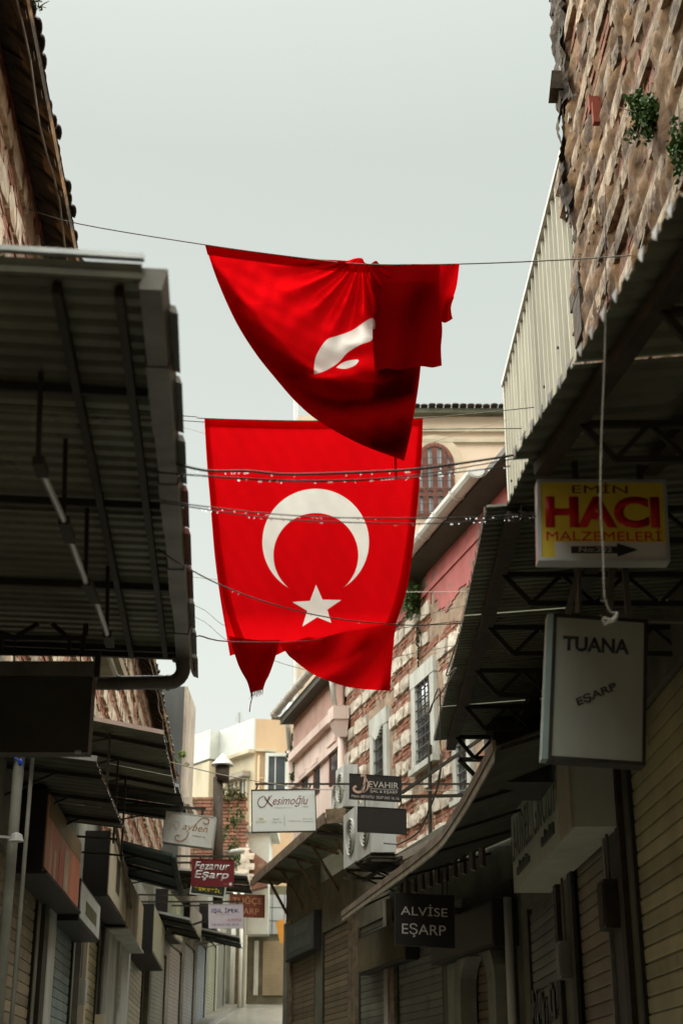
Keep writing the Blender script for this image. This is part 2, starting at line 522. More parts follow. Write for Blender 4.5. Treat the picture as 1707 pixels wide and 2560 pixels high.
# ------------------------------------------------------------------ street
ys = [-40, -20, -6, 0] + [2.5 * i for i in range(1, 31)] + [90, 130, 220]
mb = MB()
for i in range(len(ys) - 1):
    a, b = ys[i], ys[i + 1]
    mb.quad((-120, a, ground(a)), (120, a, ground(a)), (120, b, ground(b)), (-120, b, ground(b)))
o = mb.build('street', M['asphalt']); o['kind'] = 'structure'
mb = MB()
for i in range(26):
    y0 = 33 + i * 1.0
    if y0 + 1 > 56: break
    g0, g1 = ground(y0), ground(y0 + 0.985)
    mb.hexa([LF.P(y0, -0.2, g0 - .05), LF.P(y0, 0.42, g0 - .05), LF.P(y0 + .985, 0.42, g1 - .05), LF.P(y0 + .985, -0.2, g1 - .05),
             LF.P(y0, -0.2, g0 + .13), LF.P(y0, 0.42, g0 + .13), LF.P(y0 + .985, 0.42, g1 + .13), LF.P(y0 + .985, -0.2, g1 + .13)])
o = mb.build('kerb', M['kerb']); o['kind'] = 'structure'

# ------------------------------------------------------------------ masonry pieces
def stone_mesh(seed, m, n=1.0):
    r = random.Random(seed)
    bm = bmesh.new()
    bmesh.ops.create_cube(bm, size=1.0)
    bmesh.ops.subdivide_edges(bm, edges=bm.edges[:], cuts=1, use_grid_fill=True)
    for v in bm.verts:
        c = v.co
        k = sum(abs(x) > 0.49 for x in c)
        f = {3: 0.90, 2: 0.97, 1: 1.02, 0: 1.0}[k]
        c.y *= f + r.uniform(-.05, .05)
        c.z *= f + r.uniform(-.09, .09) * n
        c.x *= (0.9 if k > 1 else 1.0) + r.uniform(-.12, .12) * n
    me = bpy.data.meshes.new('stone')
    bm.to_mesh(me); bm.free()
    me.materials.append(m)
    return me
STONES = [stone_mesh(i, M['stone']) for i in range(8)]
M['stone_rubble'] = mat('rubble_limestone', (0.46, 0.37, 0.26), (0.15, 0.10, 0.06), rough=0.92, scale=4.5, c3=(0.10, 0.065, 0.04), scale3=2.4, lo3=0.50, bump=1.0, bscale=14, objrand=0.45)
STONES_RUB = [stone_mesh(80 + i, M['stone_rubble'], .5) for i in range(8)]
STONES_OLD = [stone_mesh(40 + i, M['stone_old']) for i in range(8)]

def add_mesh(mb, me, Mx):
    n = len(mb.v)
    mb.v += [Mx @ v.co for v in me.vertices]
    mb.f += [[n + i for i in p.vertices] for p in me.polygons]

def masonry(wall, root, y0, y1, z0, z1, stones, stone_m, brick_m, seed, pitch=0.56, sh=0.28, holes=(), limit=300, proud=0.035,
            ln=(0.30, 0.75), gap=0.02, skip=0.04, rows=3, drift=0.0):
    """alternate courses of stone and brick laid on a wall"""
    r = random.Random(seed)
    cand = []
    bricks = MB()
    def hole(a, b, c, d):
        return any(a < h[1] and b > h[0] and c < h[3] and d > h[2] for h in holes)
    z = z0
    while z + sh < z1:
        y = y0 + r.uniform(-.1, .1)
        while y < y1:
            L = r.uniform(*ln)
            h = sh * r.uniform(.82, 1.08)
            if r.random() > skip and not hole(y, y + L, z, z + h):
                cand.append((y + L / 2, z + h / 2 + r.uniform(-.02, .02), L - gap, h, r.uniform(0.3, 1.0) * proud, r.randrange(8), r.uniform(-.05, .05)))
            y += L
        hb = (pitch - sh) / rows
        for k in range(rows):
            y = y0 + r.uniform(-.2, 0)
            while y < y1:
                L = r.uniform(.2, .27)
                zz = z + sh + k * hb + 0.008
                if r.random() > 0.05 and not hole(y, y + L, zz, zz + hb):
                    oo = r.uniform(-.012, .012)
                    dz = r.uniform(-.008, .008)
                    bricks.wbox(wall, y, y + L - 0.014, -0.06, max(0.004, 0.012 + oo), zz + dz, zz + hb - 0.016 + dz)
                y += L
        z += pitch * r.uniform(.97, 1.03)
    vis = [c for c in cand if in_frame(wall.P(c[0], 0, c[1]), 40)]
    vis.sort(key=lambda c: c[0])
    one = set(id(c) for c in vis[:limit])
    rest = MB()
    for c in cand:
        Mx = Matrix.Translation(wall.P(c[0], c[4] - 0.07, c[1])) @ Matrix.Rotation(wall.ang, 4, 'Z') @ Matrix.Rotation(c[6], 4, 'X') @ Matrix.Diagonal((0.2, c[2], c[3], 1))
        if id(c) in one:
            piece('stone', stones[c[5]], root, Mx)
        else:
            add_mesh(rest, stones[c[5]], Mx)
    if rest.v:
        stuff(rest.build('stone_courses', stone_m, root))
    if bricks.v:
        stuff(bricks.build('brick_courses', brick_m, root))

def foliage(name, label, c, rad, n, size, m, seed, trail=0, cat='plant', face=None):
    r = random.Random(seed)
    root = thing(name, label, cat, c)
    lv, st = MB(), MB()
    c = Vector(c)
    for k in range(max(4, n // 60)):
        d = Vector((r.gauss(0, .5) * rad[0], r.gauss(0, .5) * rad[1], r.gauss(0, .5) * rad[2]))
        st.tube([c + Vector((rad[0] * .2 * r.uniform(-1, 1), 0, -rad[2] * .2)), c + d * .5, c + d], 0.008, 5, taper=0.003)
    cl = [Vector((r.gauss(0, .42) * rad[0], r.gauss(0, .42) * rad[1], r.gauss(0, .42) * rad[2])) for _ in range(max(6, n // 22))]
    for k in range(n):
        d = r.choice(cl) + Vector((r.gauss(0, .12) * rad[0], r.gauss(0, .12) * rad[1], r.gauss(0, .14) * rad[2]))
        if trail and r.random() < 0.4:
            d = Vector((d.x * .5, d.y * .5, -abs(d.z) - r.random() * trail))
        p = c + d
        a = Vector((r.gauss(0, 1), r.gauss(0, 1), r.gauss(0, 1))).normalized()
        b = a.cross(Vector((r.gauss(0, 1), r.gauss(0, 1), r.gauss(0, 1)))).normalized()
        s = size * r.uniform(.6, 1.3)
        lv.quad(p - a * s, p - b * s * .6, p + a * s, p + b * s * .6)
    st.build('stem', M['wood'], root)
    stuff(lv.build('foliage', m, root))
    return root

# ------------------------------------------------------------------ left stone building
ZE = 9.6 + CZ                     # eave height
lb = thing('stone_building', 'tall stone and brick building with tiled overhanging eave above the guttered metal canopy', 'building', LW.P(20, -2, ground(20)))
mb = MB(); mb.wbox(LW, -30, 46, -5.0, 0.0, -0.2, ZE + 0.48); mb.build('wall', M['mortar'], lb)
masonry(LW, lb, 8.5, 46, 4.6, ZE + 0.40, STONES_OLD, M['stone_old'], M['brick'], 11, pitch=0.62, sh=0.33, limit=300, proud=0.05, ln=(.35, .95), skip=0.08)
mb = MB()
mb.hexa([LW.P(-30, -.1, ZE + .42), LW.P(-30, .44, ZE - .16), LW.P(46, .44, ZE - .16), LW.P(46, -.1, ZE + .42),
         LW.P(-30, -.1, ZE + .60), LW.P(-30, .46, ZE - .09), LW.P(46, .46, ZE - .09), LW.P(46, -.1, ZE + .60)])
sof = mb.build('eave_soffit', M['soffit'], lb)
for k in range(70):
    yk = 6.2 + k * .58
    mb = MB(); mb.hexa([LW.P(yk, -.05, ZE + .30), LW.P(yk, .42, ZE - .20), LW.P(yk + .12, .42, ZE - .20), LW.P(yk + .12, -.05, ZE + .30),
                        LW.P(yk, -.05, ZE + .44), LW.P(yk, .42, ZE - .10), LW.P(yk + .12, .42, ZE - .10), LW.P(yk + .12, -.05, ZE + .44)])
    mb.build('rafter_end', M['soot'], sof)
mb = MB(); mb.tube([LW.P(6 + i * 0.5, 0.36 + 0.02 * math.sin(i * 1.3), ZE - .20 + 0.03 * math.sin(i * .9)) for i in range(70)], 0.012, 5)
mb.build('eave_cable', M['zinc'], lb)
roofm = MB()
roofm.hexa([LW.P(-30, -4.6, ZE + 3.2), LW.P(-30, .47, ZE - .085), LW.P(46, .47, ZE - .085), LW.P(46, -4.6, ZE + 3.2),
            LW.P(-30, -4.6, ZE + 3.4), LW.P(-30, .45, ZE - .02), LW.P(46, .45, ZE - .02), LW.P(46, -4.6, ZE + 3.4)])
roof = roofm.build('roof', M['tile'], lb)
def tile_mesh():
    mb = MB(); n = 6
    for e, (x, r) in enumerate(((-0.5, .115), (0.5, .095))):
        for i in range(n + 1):
            a = math.pi * i / n
            mb.v.append(Vector((x, math.cos(a) * r, math.sin(a) * r)))
        for i in range(n + 1):
            a = math.pi * i / n
            mb.v.append(Vector((x, math.cos(a) * (r - .02), math.sin(a) * (r - .02))))
    for i in range(n):
        mb.f.append([i, i + 1, 14 + i + 1, 14 + i]); mb.f.append([7 + i, 14 + 7 + i, 14 + 7 + i + 1, 7 + i + 1])
        mb.f.append([i, 7 + i, 7 + i + 1, i + 1])
    me = mb.mesh('roof_tile'); me.materials.append(M['tile'])
    return me
TILE = tile_mesh()
rr = random.Random(3)
y = 8.0
while y < 46:
    Mx = (Matrix.Translation(LW.P(y, 0.14 + rr.uniform(-.04, .04), ZE + 0.13 + rr.uniform(-.02, .02))) @ Matrix.Rotation(LW.ang + math.pi + rr.uniform(-.08, .08), 4, 'Z')
          @ Matrix.Rotation(R(-33), 4, 'Y') @ Matrix.Diagonal((0.75, 1.15, 0.5, 1)))
    piece('roof_tile', TILE, roof, Mx)
    y += 0.235 * rr.uniform(.9, 1.15)

# ------------------------------------------------------------------ right stone building (near)
rb = thing('stone_building', 'crumbling stone building with earthy weathered wall beside the ribbed grey sheet cladding', 'building', RW.P(5, -2, 0))
mb = MB(); mb.wbox(RW, -30, 12.9, -5.0, 0.0, -0.2, 15.2); mb.build('wall', M['earth'], rb)
RROOF = 14.6
# weathered rubble face, uneven as the core of an old wall
def rubble_h(y, z):
    p = Vector((y * 1.6, z * 0.8, 3.1))
    return .022 + (.055 * noise.noise(p) + .045 * noise.noise(p * 3.1) + .03 * noise.noise(Vector((y * 9, z * 6, 1.0))) + .02 * noise.noise(Vector((y * 22, z * 17, 5.0)))
            + .018 * math.sin(z * 15.7 + 2 * noise.noise(p)))
mb = MB(); ny, nz_ = 150, 260
for j in range(nz_ + 1):
    for i in range(ny + 1):
        y = 6.0 + 6.95 * i / ny; z = 4.8 + 10.4 * j / nz_
        mb.v.append(RW.P(y, rubble_h(y, z), z))
for j in range(nz_):
    for i in range(ny):
        q = j * (ny + 1) + i
        mb.f.append([q, q + 1, q + ny + 2, q + ny + 1])
mb.build('rubble_face', M['earth'], rb, True)
masonry(RW, rb, 6.0, 12.95, 4.9, RROOF, STONES_RUB, M['stone_rubble'], M['brick_dark'], 23, pitch=0.40, sh=0.21, limit=300, proud=0.045, ln=(.25, 1.1), skip=0.20, gap=0.015, rows=2)
# ragged end of the wall
mb = MB(); r5 = random.Random(5)
z = 5.0
while z < 15:
    h = r5.uniform(.12, .5)
    mb.wbox(RW, 12.7, 12.93 + r5.uniform(0, .32), -.5, r5.uniform(-.03, .12), z, z + h - .015)
    z += h
mb.build('quoin_rubble', M['soot'], rb)
# sooty rendering left on the upper end of the wall
mb = MB(); ny, nz_ = 30, 110; keep = {}
for j in range(nz_ + 1):
    for i in range(ny + 1):
        y = 11.1 + 2.05 * i / ny; z = 9.6 + 5.5 * j / nz_
        keep[(i, j)] = (y - 11.1) / 2.05 + (z - 9.6) / 5.5 * .7 + .55 * noise.noise(Vector((y * 2.5, z * 1.2, 9.0))) > .98
        mb.v.append(RW.P(y, rubble_h(y, z) * 1.1 + .055, z))
for j in range(nz_):
    for i in range(ny):
        if keep[(i, j)] and keep[(i + 1, j + 1)]:
            q = j * (ny + 1) + i
            mb.f.append([q, q + 1, q + ny + 2, q + ny + 1])
mb.build('sooty_rendering', M['soot'], rb)
mb = MB()
p = RW.px(1475, 272, 0.1)
for k in range(2):
    mb.wbox(RW, p.y - .10 + k * .06, p.y - .03 + k * .06, .02, .10 + .015 * (k % 2), p.z - .22 + .06 * ((k * 3) % 4), p.z + .02 + .10 * k)
mb.build('red_brick_patch', flat('fresh_red_brick', (0.24, 0.055, 0.03), 0.9), rb)
p = at(1400, 212, 12.7)
mb = MB(); mb.obox((p.x - .13, 12.6, p.z - .12), (.7, .05, .02), (.02, .28, .02), (.03, 0, .23)); mb.obox((p.x - .02, 12.62, p.z - .24), (.6, .05, .02), (.02, .25, 0), (-.02, 0, .11)); mb.obox((p.x + .0, 12.62, p.z + .12), (.6, .05, .0), (.02, .25, 0), (.05, 0, .13)); mb.build('beam_end', M['soot'], rb)
# ------------------------------------------------------------------ corrugated cladding beyond it
cb = thing('clad_building', 'building side clad in ribbed grey beige sheets with a rail along its top', 'building', RW.P(16, -2, ground(16)))
mb = MB(); mb.wbox(RW, 12.95, 18.7, -4.5, -0.12, -0.2, ZE - .08); mb.build('wall', M['darkplaster'], cb)
def rib_sheet(P, y0, y1, z0, z1, pitch, depth):
    """trapezoid ribs running up a wall"""
    mb = MB()
    prof = []
    n = max(1, round((y1 - y0) / pitch)); p = (y1 - y0) / n
    for i in range(n):
        a = y0 + i * p
        prof += [(a, 0), (a + p * .30, 0), (a + p * .40, depth), (a + p * .52, depth), (a + p * .62, 0)]
    prof.append((y1, 0))
    for (a, oa), (b, ob) in zip(prof[:-1], prof[1:]):
        mb.quad(P(a, oa, z0), P(b, ob, z0), P(b, ob, z1), P(a, oa, z1))
    return mb
y = 12.85
k = 0
while y < 18.6:
    y2 = min(18.75, y + 0.84)
    dz = rr.uniform(-.02, .02)
    mb = rib_sheet(lambda a, o_, z_: RW.P(a, o_ - 0.03 + 0.006 * (k % 2), z_), y, y2 - .004, 4.2, ZE - .06 + dz, 0.28, 0.07)
    mb.build('cladding_sheet', M['sheetlight'], cb)
    y = y2; k += 1
mb = MB(); mb.wbox(RW, 12.6, 18.8, -.06, .07, ZE - .07, ZE); rail = mb.build('top_rail', M['dirtywhite'], cb)
mb = MB()
for k in range(9):
    mb.box(RW.P(13 + k * .7, .03, ZE + .03), (.02, .02, .09))
mb.build('rail_screw', M['steel'], rail)
mb = MB()
for k in range(30):
    mb.lathe(RW.P(12.95 + k * .21 + .095, .03, 9.9 - (k * 0.61) % 3.1), [(.014, -.014), (.014, .014)], 6)
stuff(mb.build('sheet_screws', M['dark'], cb))
mb = MB(); mb.wbox(RW, 18.70, 18.82, -.1, .05, 4.2, ZE - .05); mb.build('corner_trim', M['sheetlight'], cb)

# ------------------------------------------------------------------ striped stone and brick building after the bend
sb = thing('striped_building', 'striped building of white stone and red brick courses with barred windows and white gutter', 'building', SW.P(26, -2, ground(26)))
YS0, YS1 = 19.2, 32.5
mb = MB(); mb.wbox(SW, YS0, YS1, -5, 0, 0.4, ZE - .2); mb.build('wall', M['mortar'], sb)
def win_rect(w, u0, u1, v0, v1):
    a = w.px(u0, (v0 + v1) / 2); b = w.px(u1, (v0 + v1) / 2)
    um, = ((u0 + u1) / 2,)
    t, bt = w.px(um, v0), w.px(um, v1)
    return min(a.y, b.y), max(a.y, b.y), bt.z, t.z
W1 = win_rect(SW, 1046, 1084, 1700, 1905)
W2 = win_rect(SW, 941, 966, 1822, 1975)
W3 = win_rect(SW, 1150, 1176, 1846, 1990)
hs_ = [(w[0] - .32, w[1] + .32, w[2] - .25, w[3] + .42) for w in (W1, W2, W3)]
hs_.append((19.0, 26.2, ZE - 1.35, ZE))
masonry(SW, sb, YS0, YS1, 4.2, ZE - .5, STONES, M['stone'], M['brick'], 31, pitch=0.54, sh=0.285, limit=300, proud=0.05, ln=(.30, .70), holes=hs_, skip=0.03, gap=.012)
# red rendering left under the eave
r6 = random.Random(6)
mb = MB()
for k in range(36):
    y0 = YS0 + k * .2
    if y0 > 26.4: break
    low = ZE - 1.0 - .45 * abs(math.sin(k * .37)) - r6.uniform(0, .15) + max(0, (y0 - 24) * .18)
    mb.wbox(SW, y0, y0 + .2, -.05, .02, low, ZE - .2)
mb.build('red_rendering', M['redplaster'], sb)
mb = MB(); mb.wbox(SW, YS0, YS1, -.05, .05, ZE - .62, ZE - .52); mb.build('string_course', M['redplaster'], sb)
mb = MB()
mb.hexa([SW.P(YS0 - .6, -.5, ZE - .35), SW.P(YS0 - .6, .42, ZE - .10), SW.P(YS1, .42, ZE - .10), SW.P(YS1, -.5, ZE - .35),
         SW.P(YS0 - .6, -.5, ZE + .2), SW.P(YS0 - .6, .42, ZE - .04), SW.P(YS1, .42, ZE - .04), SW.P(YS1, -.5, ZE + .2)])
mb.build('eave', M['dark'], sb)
mb = MB(); mb.hexa([SW.P(YS0 - .6, -5, ZE + 1.6), SW.P(YS0 - .6, .40, ZE - .03), SW.P(YS1, .40, ZE - .03), SW.P(YS1, -5, ZE + 1.6),
         SW.P(YS0 - .6, -5, ZE + 1.7), SW.P(YS0 - .6, .40, ZE + .04), SW.P(YS1, .40, ZE + .04), SW.P(YS1, -5, ZE + 1.7)])
mb.build('roof', M['tile'], sb)
def gutter(root, w, y0, y1, o_, z, r_, m, seg=1.05):
    y = y0
    while y < y1 - .05:
        y2 = min(y1, y + seg)
        mb = MB()
        n = 7
        ring = []
        for yy in (y, y2 - .012):
            for i in range(n + 1):
                a = math.pi + math.pi * i / n
                ring.append(w.P(yy, o_ + r_ * math.cos(a), z + r_ * math.sin(a)))
        mb.v += ring
        for i in range(n):
            mb.f.append([i, i + 1, n + 2 + i, n + 1 + i])
        mb.f.append([n, 0, n + 1, 2 * n + 1])
        mb.f.append(list(range(n + 1)))
        mb.f.append(list(range(n + 1, 2 * n + 2))[::-1])
        mb.tube([w.P(y + .02, o_ + (r_ + .012) * math.cos(math.pi + math.pi * i / 8), z + (r_ + .012) * math.sin(math.pi + math.pi * i / 8)) for i in range(9)], .014, 5)
        mb.build('gutter_length', m, root)
        y = y2
gutter(sb, SW, 22.0, YS1, 0.52, ZE + .06, 0.14, M['gutterwhite'], 0.95)

def barred_window(root, w, rect, surround, m_sur, seed, ogee=False, bars=4, rows=7):
    y0, y1, z0, z1 = rect
    mb = MB(); mb.wbox(w, y0, y1, -.02, .012, z0, z1); win = mb.build('window', M['glass'], root)
    s = surround
    for nm, a in (('window_jamb', (y0 - s, y0, -.12, .07, z0 - .02, z1)), ('window_jamb', (y1, y1 + s, -.12, .072, z0 - .02, z1)),
                  ('window_lintel', (y0 - s - .02, y1 + s + .02, -.12, .08, z1, z1 + s * 1.25)), ('window_sill', (y0 - s - .05, y1 + s + .05, -.12, .13, z0 - s * .55, z0 - .02))):
        b = MB(); b.wbox(w, *a); b.build(nm, m_sur, win)
    g = MB()
    for i in range(bars):
        yy = y0 + (y1 - y0) * (i + .5) / bars
        g.tube([w.P(yy, .045, z0 - .02), w.P(yy, .045, z1 + .02)], .013, 6)
    for i in range(rows):
        zz = z0 + (z1 - z0) * (i + .5) / rows
        g.tube([w.P(y0 - .02, .05, zz), w.P(y1 + .02, .05, zz)], .012, 6)
    g.build('window_grille', M['iron'], win)
    return win
barred_window(sb, SW, W1, .24, M['dirtywhite'], 1, bars=4, rows=8)
w2 = barred_window(sb, SW, W2, .26, M['dirtywhite'], 2, bars=3, rows=5)
mb = MB()
for k in range(9):
    t = k / 8
    mb.wbox(SW, W2[0] + (W2[1] - W2[0]) * t * .96, W2[0] + (W2[1] - W2[0]) * (t * .96 + .12), -.1, .10, W2[3] - .02 - .30 * (1 - abs(math.cos(t * 2.6))) ** .6 * (1 - t * .6), W2[3] + .03)
mb.build('ogee_head', M['dirtywhite'], w2)
barred_window(sb, SW, W3, .2, M['dirtywhite'], 3, bars=3, rows=6)
foliage('wall_plant', 'green caper bush growing out of the striped wall below its white gutter', SW.px(1032, 1500, .16), (.24, .26, .34), 1300, .036, M['leaf'], 3)
foliage('hanging_moss', 'dry olive moss hanging down the striped wall under the caper bush', SW.px(1045, 1590, .06), (.06, .2, .25), 260, .03, M['moss'], 4, trail=.5)
# vertical pipe and stray cable up the striped wall
pp = SW.px(1072, 2000, .15)
mb = MB(); mb.tube([SW.P(pp.y, .14, 4.2), SW.P(pp.y, .14, 6.4), SW.P(pp.y - .03, .12, 7.6)], .035, 8)
tag(mb.build('standpipe', M['steel']), 'dark vertical standpipe on the striped wall between its two barred windows', 'pipe')

# ------------------------------------------------------------------ pink building
pb = thing('pink_building', 'pale pink rendered building with rose cornice next to the striped building', 'building', SW.P(35, -2, ground(35)))
YP0, YP1 = YS1 + .02, 37.6
ZP = ZE - .05
mb = MB(); mb.wbox(SW, YP0, YP1, -5, .06, 0.8, ZP - .3); mb.build('wall', M['pink'], pb)
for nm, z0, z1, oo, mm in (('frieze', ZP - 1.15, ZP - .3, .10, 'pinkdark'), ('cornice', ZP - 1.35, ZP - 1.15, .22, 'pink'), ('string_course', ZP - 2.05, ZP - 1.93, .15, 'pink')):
    mb = MB(); mb.wbox(SW, YP0, YP1 + .05, -.2, oo, z0, z1); mb.build(nm, M[mm], pb)
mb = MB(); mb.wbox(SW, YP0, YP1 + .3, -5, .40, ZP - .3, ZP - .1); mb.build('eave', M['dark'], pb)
gutter(pb, SW, YP0, YP1 + .5, 0.52, ZE + .0, 0.12, M['gutterwhite'], 1.3)
for (u0, u1, v0, v1) in ((834, 850, 1862, 1960), (794, 806, 1912, 1985), (764, 776, 1938, 2000)):
    w = win_rect(SW, u0, u1, v0, v1)
    mb = MB(); mb.wbox(SW, w[0], w[1], -.05, .075, w[2], w[3]); wn_ = mb.build('window', M['glass'], pb)
    mb = MB(); mb.wbox(SW, w[0] - .1, w[1] + .1, -.05, .16, w[3], w[3] + .10); mb.build('window_head', M['pink'], wn_)
    mb = MB(); mb.wbox(SW, w[1], w[1] + .06, -.05, .10, w[2], w[3]); mb.build('window_frame', M['redwood'], wn_)
h = SW.px(850, 1790, .2)
mb = MB()
mb.wbox(SW, h.y - .25, h.y + .25, .06, .42, h.z - .12, h.z + .18)
mb.hexa([SW.P(h.y - .13, .08, h.z - .5), SW.P(h.y - .13, .24, h.z - .5), SW.P(h.y + .13, .24, h.z - .5), SW.P(h.y + .13, .08, h.z - .5),
         SW.P(h.y - .22, .06, h.z - .12), SW.P(h.y - .22, .40, h.z - .12), SW.P(h.y + .22, .40, h.z - .12), SW.P(h.y + .22, .06, h.z - .12)])
hop = mb.build('rain_hopper', M['pink'], pb)
mb = MB(); mb.tube([SW.P(h.y, .18, h.z - .45), SW.P(h.y, .18, 5.0)], .07, 10); mb.build('downpipe', M['pink'], hop, True)
mb = MB(); mb.tube([SW.P(h.y, .3, h.z + .15), SW.P(h.y, .45, h.z + 1.2)], .06, 10); mb.build('inlet_pipe', M['pipewhite'], hop, True)
p0 = at(717, 1790, 38.2)
mb = MB(); mb.tube([p0 + Vector((.12, 0, .35)), p0, at(726, 1880, 38.2)], .075, 10)
dp = mb.build('downpipe', M['pipewhite'], pb, True)
mb = MB(); mb.tube([at(726, 1878, 38.2), at(734, 2040, 38.2)], .10, 10); mb.build('pipe_sleeve', M['pink'], dp, True)
mb = MB(); mb.bar(at(726, 1880, 38.2), SW.P(37.5, .03, at(726, 1880, 38.2).z), .05); mb.build('pipe_clamp', M['zinc'], dp)
foliage('wall_plant', 'dark green creeper behind the white downpipe at the end of the pink building', at(742, 1885, 38.05), (.20, .2, .62), 900, .05, M['leaf'], 8)

# ------------------------------------------------------------------ beige building with arched window, behind the striped one
ab = thing('beige_building', 'tall beige rendered building with a red arched window behind the striped building', 'building', (4, 42, ground(42)))
YA = 41.0
xl, xr = at(741, 1060, YA).x, 12.0
ztop = at(1150, 1040, YA).z
AWm = Wall(0, 0, 1)
mb = MB(); mb.box(((xl + xr) / 2, YA + 4, (ztop + 2) / 2), (xr - xl, 8, ztop - 2)); mb.build('wall', M['beige'], ab)
def band(root, v0, v1, out_, m, nm='cornice'):
    a, b = at(1150, v0, YA).z, at(1150, v1, YA).z
    mb = MB(); mb.box(((xl + xr) / 2, YA - out_ / 2 + .02, (a + b) / 2), (xr - xl + .2, out_ + .04, a - b)); return mb.build(nm, m, root)
band(ab, 1072, 1082, .12, M['cream'])
band(ab, 1100, 1108, .10, M['cream'])
zt = at(1150, 1036, YA).z
xl2 = at(800, 1040, YA).x
mb = MB(); mb.box(((xl2 + xr) / 2, YA + 4.0, zt), (xr - xl2, 8.6, .16)); ro = mb.build('roof', M['darkplaster'], ab)
for k in range(56):
    x = xl2 + .1 + k * .24
    if x > 6.6: break
    piece('roof_tile', TILE, ro, Matrix.Translation((x, YA - .16 + rr.uniform(-.03, .03), zt + .07)) @ Matrix.Rotation(R(90), 4, 'Z') @ Matrix.Rotation(R(8), 4, 'Y') @ Matrix.Diagonal((.6, 1, .45, 1)))
# arched window, front at YA
wl_, wr_ = at(1040, 1200, YA).x, at(1134, 1200, YA).x
zb, zs = at(1090, 1292, YA).z, at(1090, 1165, YA).z
xc, rw = (wl_ + wr_) / 2, (wr_ - wl_) / 2
za = at(1090, 1112, YA).z - zs
def arch(x0, rx, rz, z_b, z_s, y_, n=14):
    return [(x0 - rx, y_, z_b)] + [(x0 - rx * math.cos(math.pi * i / n), y_, z_s + rz * math.sin(math.pi * i / n)) for i in range(n + 1)] + [(x0 + rx, y_, z_b)]
def arch_ring(x0, rx, rz, t, z_b, z_s, y0_, y1_, n=14):
    mb = MB()
    o_ = arch(x0, rx + t, rz + t, z_b, z_s, y0_, n); i_ = arch(x0, rx, rz, z_b, z_s, y0_, n)
    for k in range(len(o_) - 1):
        q = [o_[k], o_[k + 1], i_[k + 1], i_[k]]
        mb.hexa([Vector(p_) for p_ in q] + [Vector((p_[0], y1_, p_[2])) for p_ in q])
    return mb
mb = MB(); mb.prism(arch(xc, rw, za, zb, zs, YA - .03), (0, .1, 0)); wn2 = mb.build('window', M['glasspale'], ab)
arch_ring(xc, rw, za, .30, zb, zs, YA - .09, YA + .02).build('stone_arch', mat('pale_stone_arch', (0.60, 0.50, 0.36), (0.5, 0.4, 0.28)), wn2)
arch_ring(xc, rw - .10, za - .10, .12, zb, zs, YA - .12, YA - .01).build('window_frame', M['redwood'], wn2)
mb = MB()
for k, x in enumerate((-.40, 0.0, .40)):
    mb.box((xc + x * rw * 1.25, YA - .07, (zb + zs + za * .8) / 2), (.16, .07, zs + za * .8 - zb))
for z_ in (zb + .04, zb + (zs - zb) * .40, zb + (zs - zb) * .52, zs - .02):
    mb.box((xc, YA - .072, z_), (rw * 2, .07, .09))
mb.build('window_mullion', M['redwood'], wn2)
g = MB()
for i in range(9):
    x = xc - rw + 2 * rw * (i + .5) / 9
    zz = zs + za * math.sqrt(max(0, 1 - ((x - xc) / rw) ** 2))
    g.tube([(x, YA - .16, zb - .1), (x, YA - .16, zz)], .012, 5)
for i in range(8):
    zz = zb + .1 + i * (zs + za * .5 - zb) / 8
    g.tube([(xc - rw, YA - .17, zz), (xc + rw, YA - .17, zz)], .012, 5)
g.build('window_grille', M['iron'], wn2)
mb = MB(); mb.tube([at(739, 1000, YA - .15), at(740, 1760, YA - .15)], .06, 8); mb.build('corner_pipe', M['pipewhite'], ab)

# ------------------------------------------------------------------ ochre building closing the street
yb = thing('ochre_building', 'ochre corner building with white parapet closing the end of the lane', 'building', (-4, 64, ground(64)))
C0 = at(640, 1797, 62.0); zT = C0.z
Lp = at(478, 1856, 66.6); Lp.z = zT
Rp = at(760, 1800, 62.4); Rp.z = zT
gb = 4.5
back = Vector((0, 12, 0))
def wallslab(a, b, z0, z1, th, m, nm, root, outw=0.0):
    a, b = Vector((a.x, a.y, 0)), Vector((b.x, b.y, 0))
    d = (b - a).normalized(); n_ = Vector((d.y, -d.x, 0))
    if n_.y > 0: n_ = -n_
    mb = MB(); mb.obox(a + n_ * outw + Vector((0, 0, z0)), b - a, -n_ * (th + outw), (0, 0, z1 - z0))
    return mb.build(nm, m, root)
mid = (C0 + (Lp - C0) * .62)
wallslab(C0, Rp, gb, zT, .4, M['yellow'], 'wall', yb)
wallslab(C0, Lp, gb, zT - 1.35, .4, M['cream'], 'wall', yb)
wallslab(C0, Lp, zT - 1.35, zT + .02, .4, M['white'], 'parapet', yb, .10)
wallslab(C0, Lp, zT - 1.50, zT - 1.35, .3, M['cream'], 'cornice', yb, .32)
wallslab(C0, C0 + (Rp - C0) * .42, zT - 1.45, zT - 1.33, .3, M['cream'], 'cornice', yb, .2)
mb = MB(); mb.obox(C0 + (Lp - C0) * .58 + Vector((-.25, -.75, -1.3)), (Lp - C0) * .42, (.5, .5, 0), (0, 0, 1.3)); mb.build('parapet_bay', M['white'], yb)
mb = MB(); mb.obox(C0 + (Lp - C0) * .58 + Vector((-.25, -.70, -9)), (Lp - C0) * .42, (.5, .5, 0), (0, 0, 7.6)); mb.build('bay', M['cream'], yb)
mb = MB(); mb.prism([C0 + Vector((.1, .3, -.1)), Rp + Vector((0, .3, -.1)), Rp + Vector((0, 6, -.1)), Lp + Vector((.2, 4, -.1)), Lp + Vector((.2, .3, -.1))], (0, 0, .06)); mb.build('roof', M['galv'], yb)
mb = MB()
for k in range(12):
    mb.box(C0 + (Rp - C0) * (.35 + k * .05) + Vector((0, .4, .10)), (.12, .8, .1))
mb.build('roof_tile_edge', M['tile'], yb)
dL = (Lp - C0).normalized()
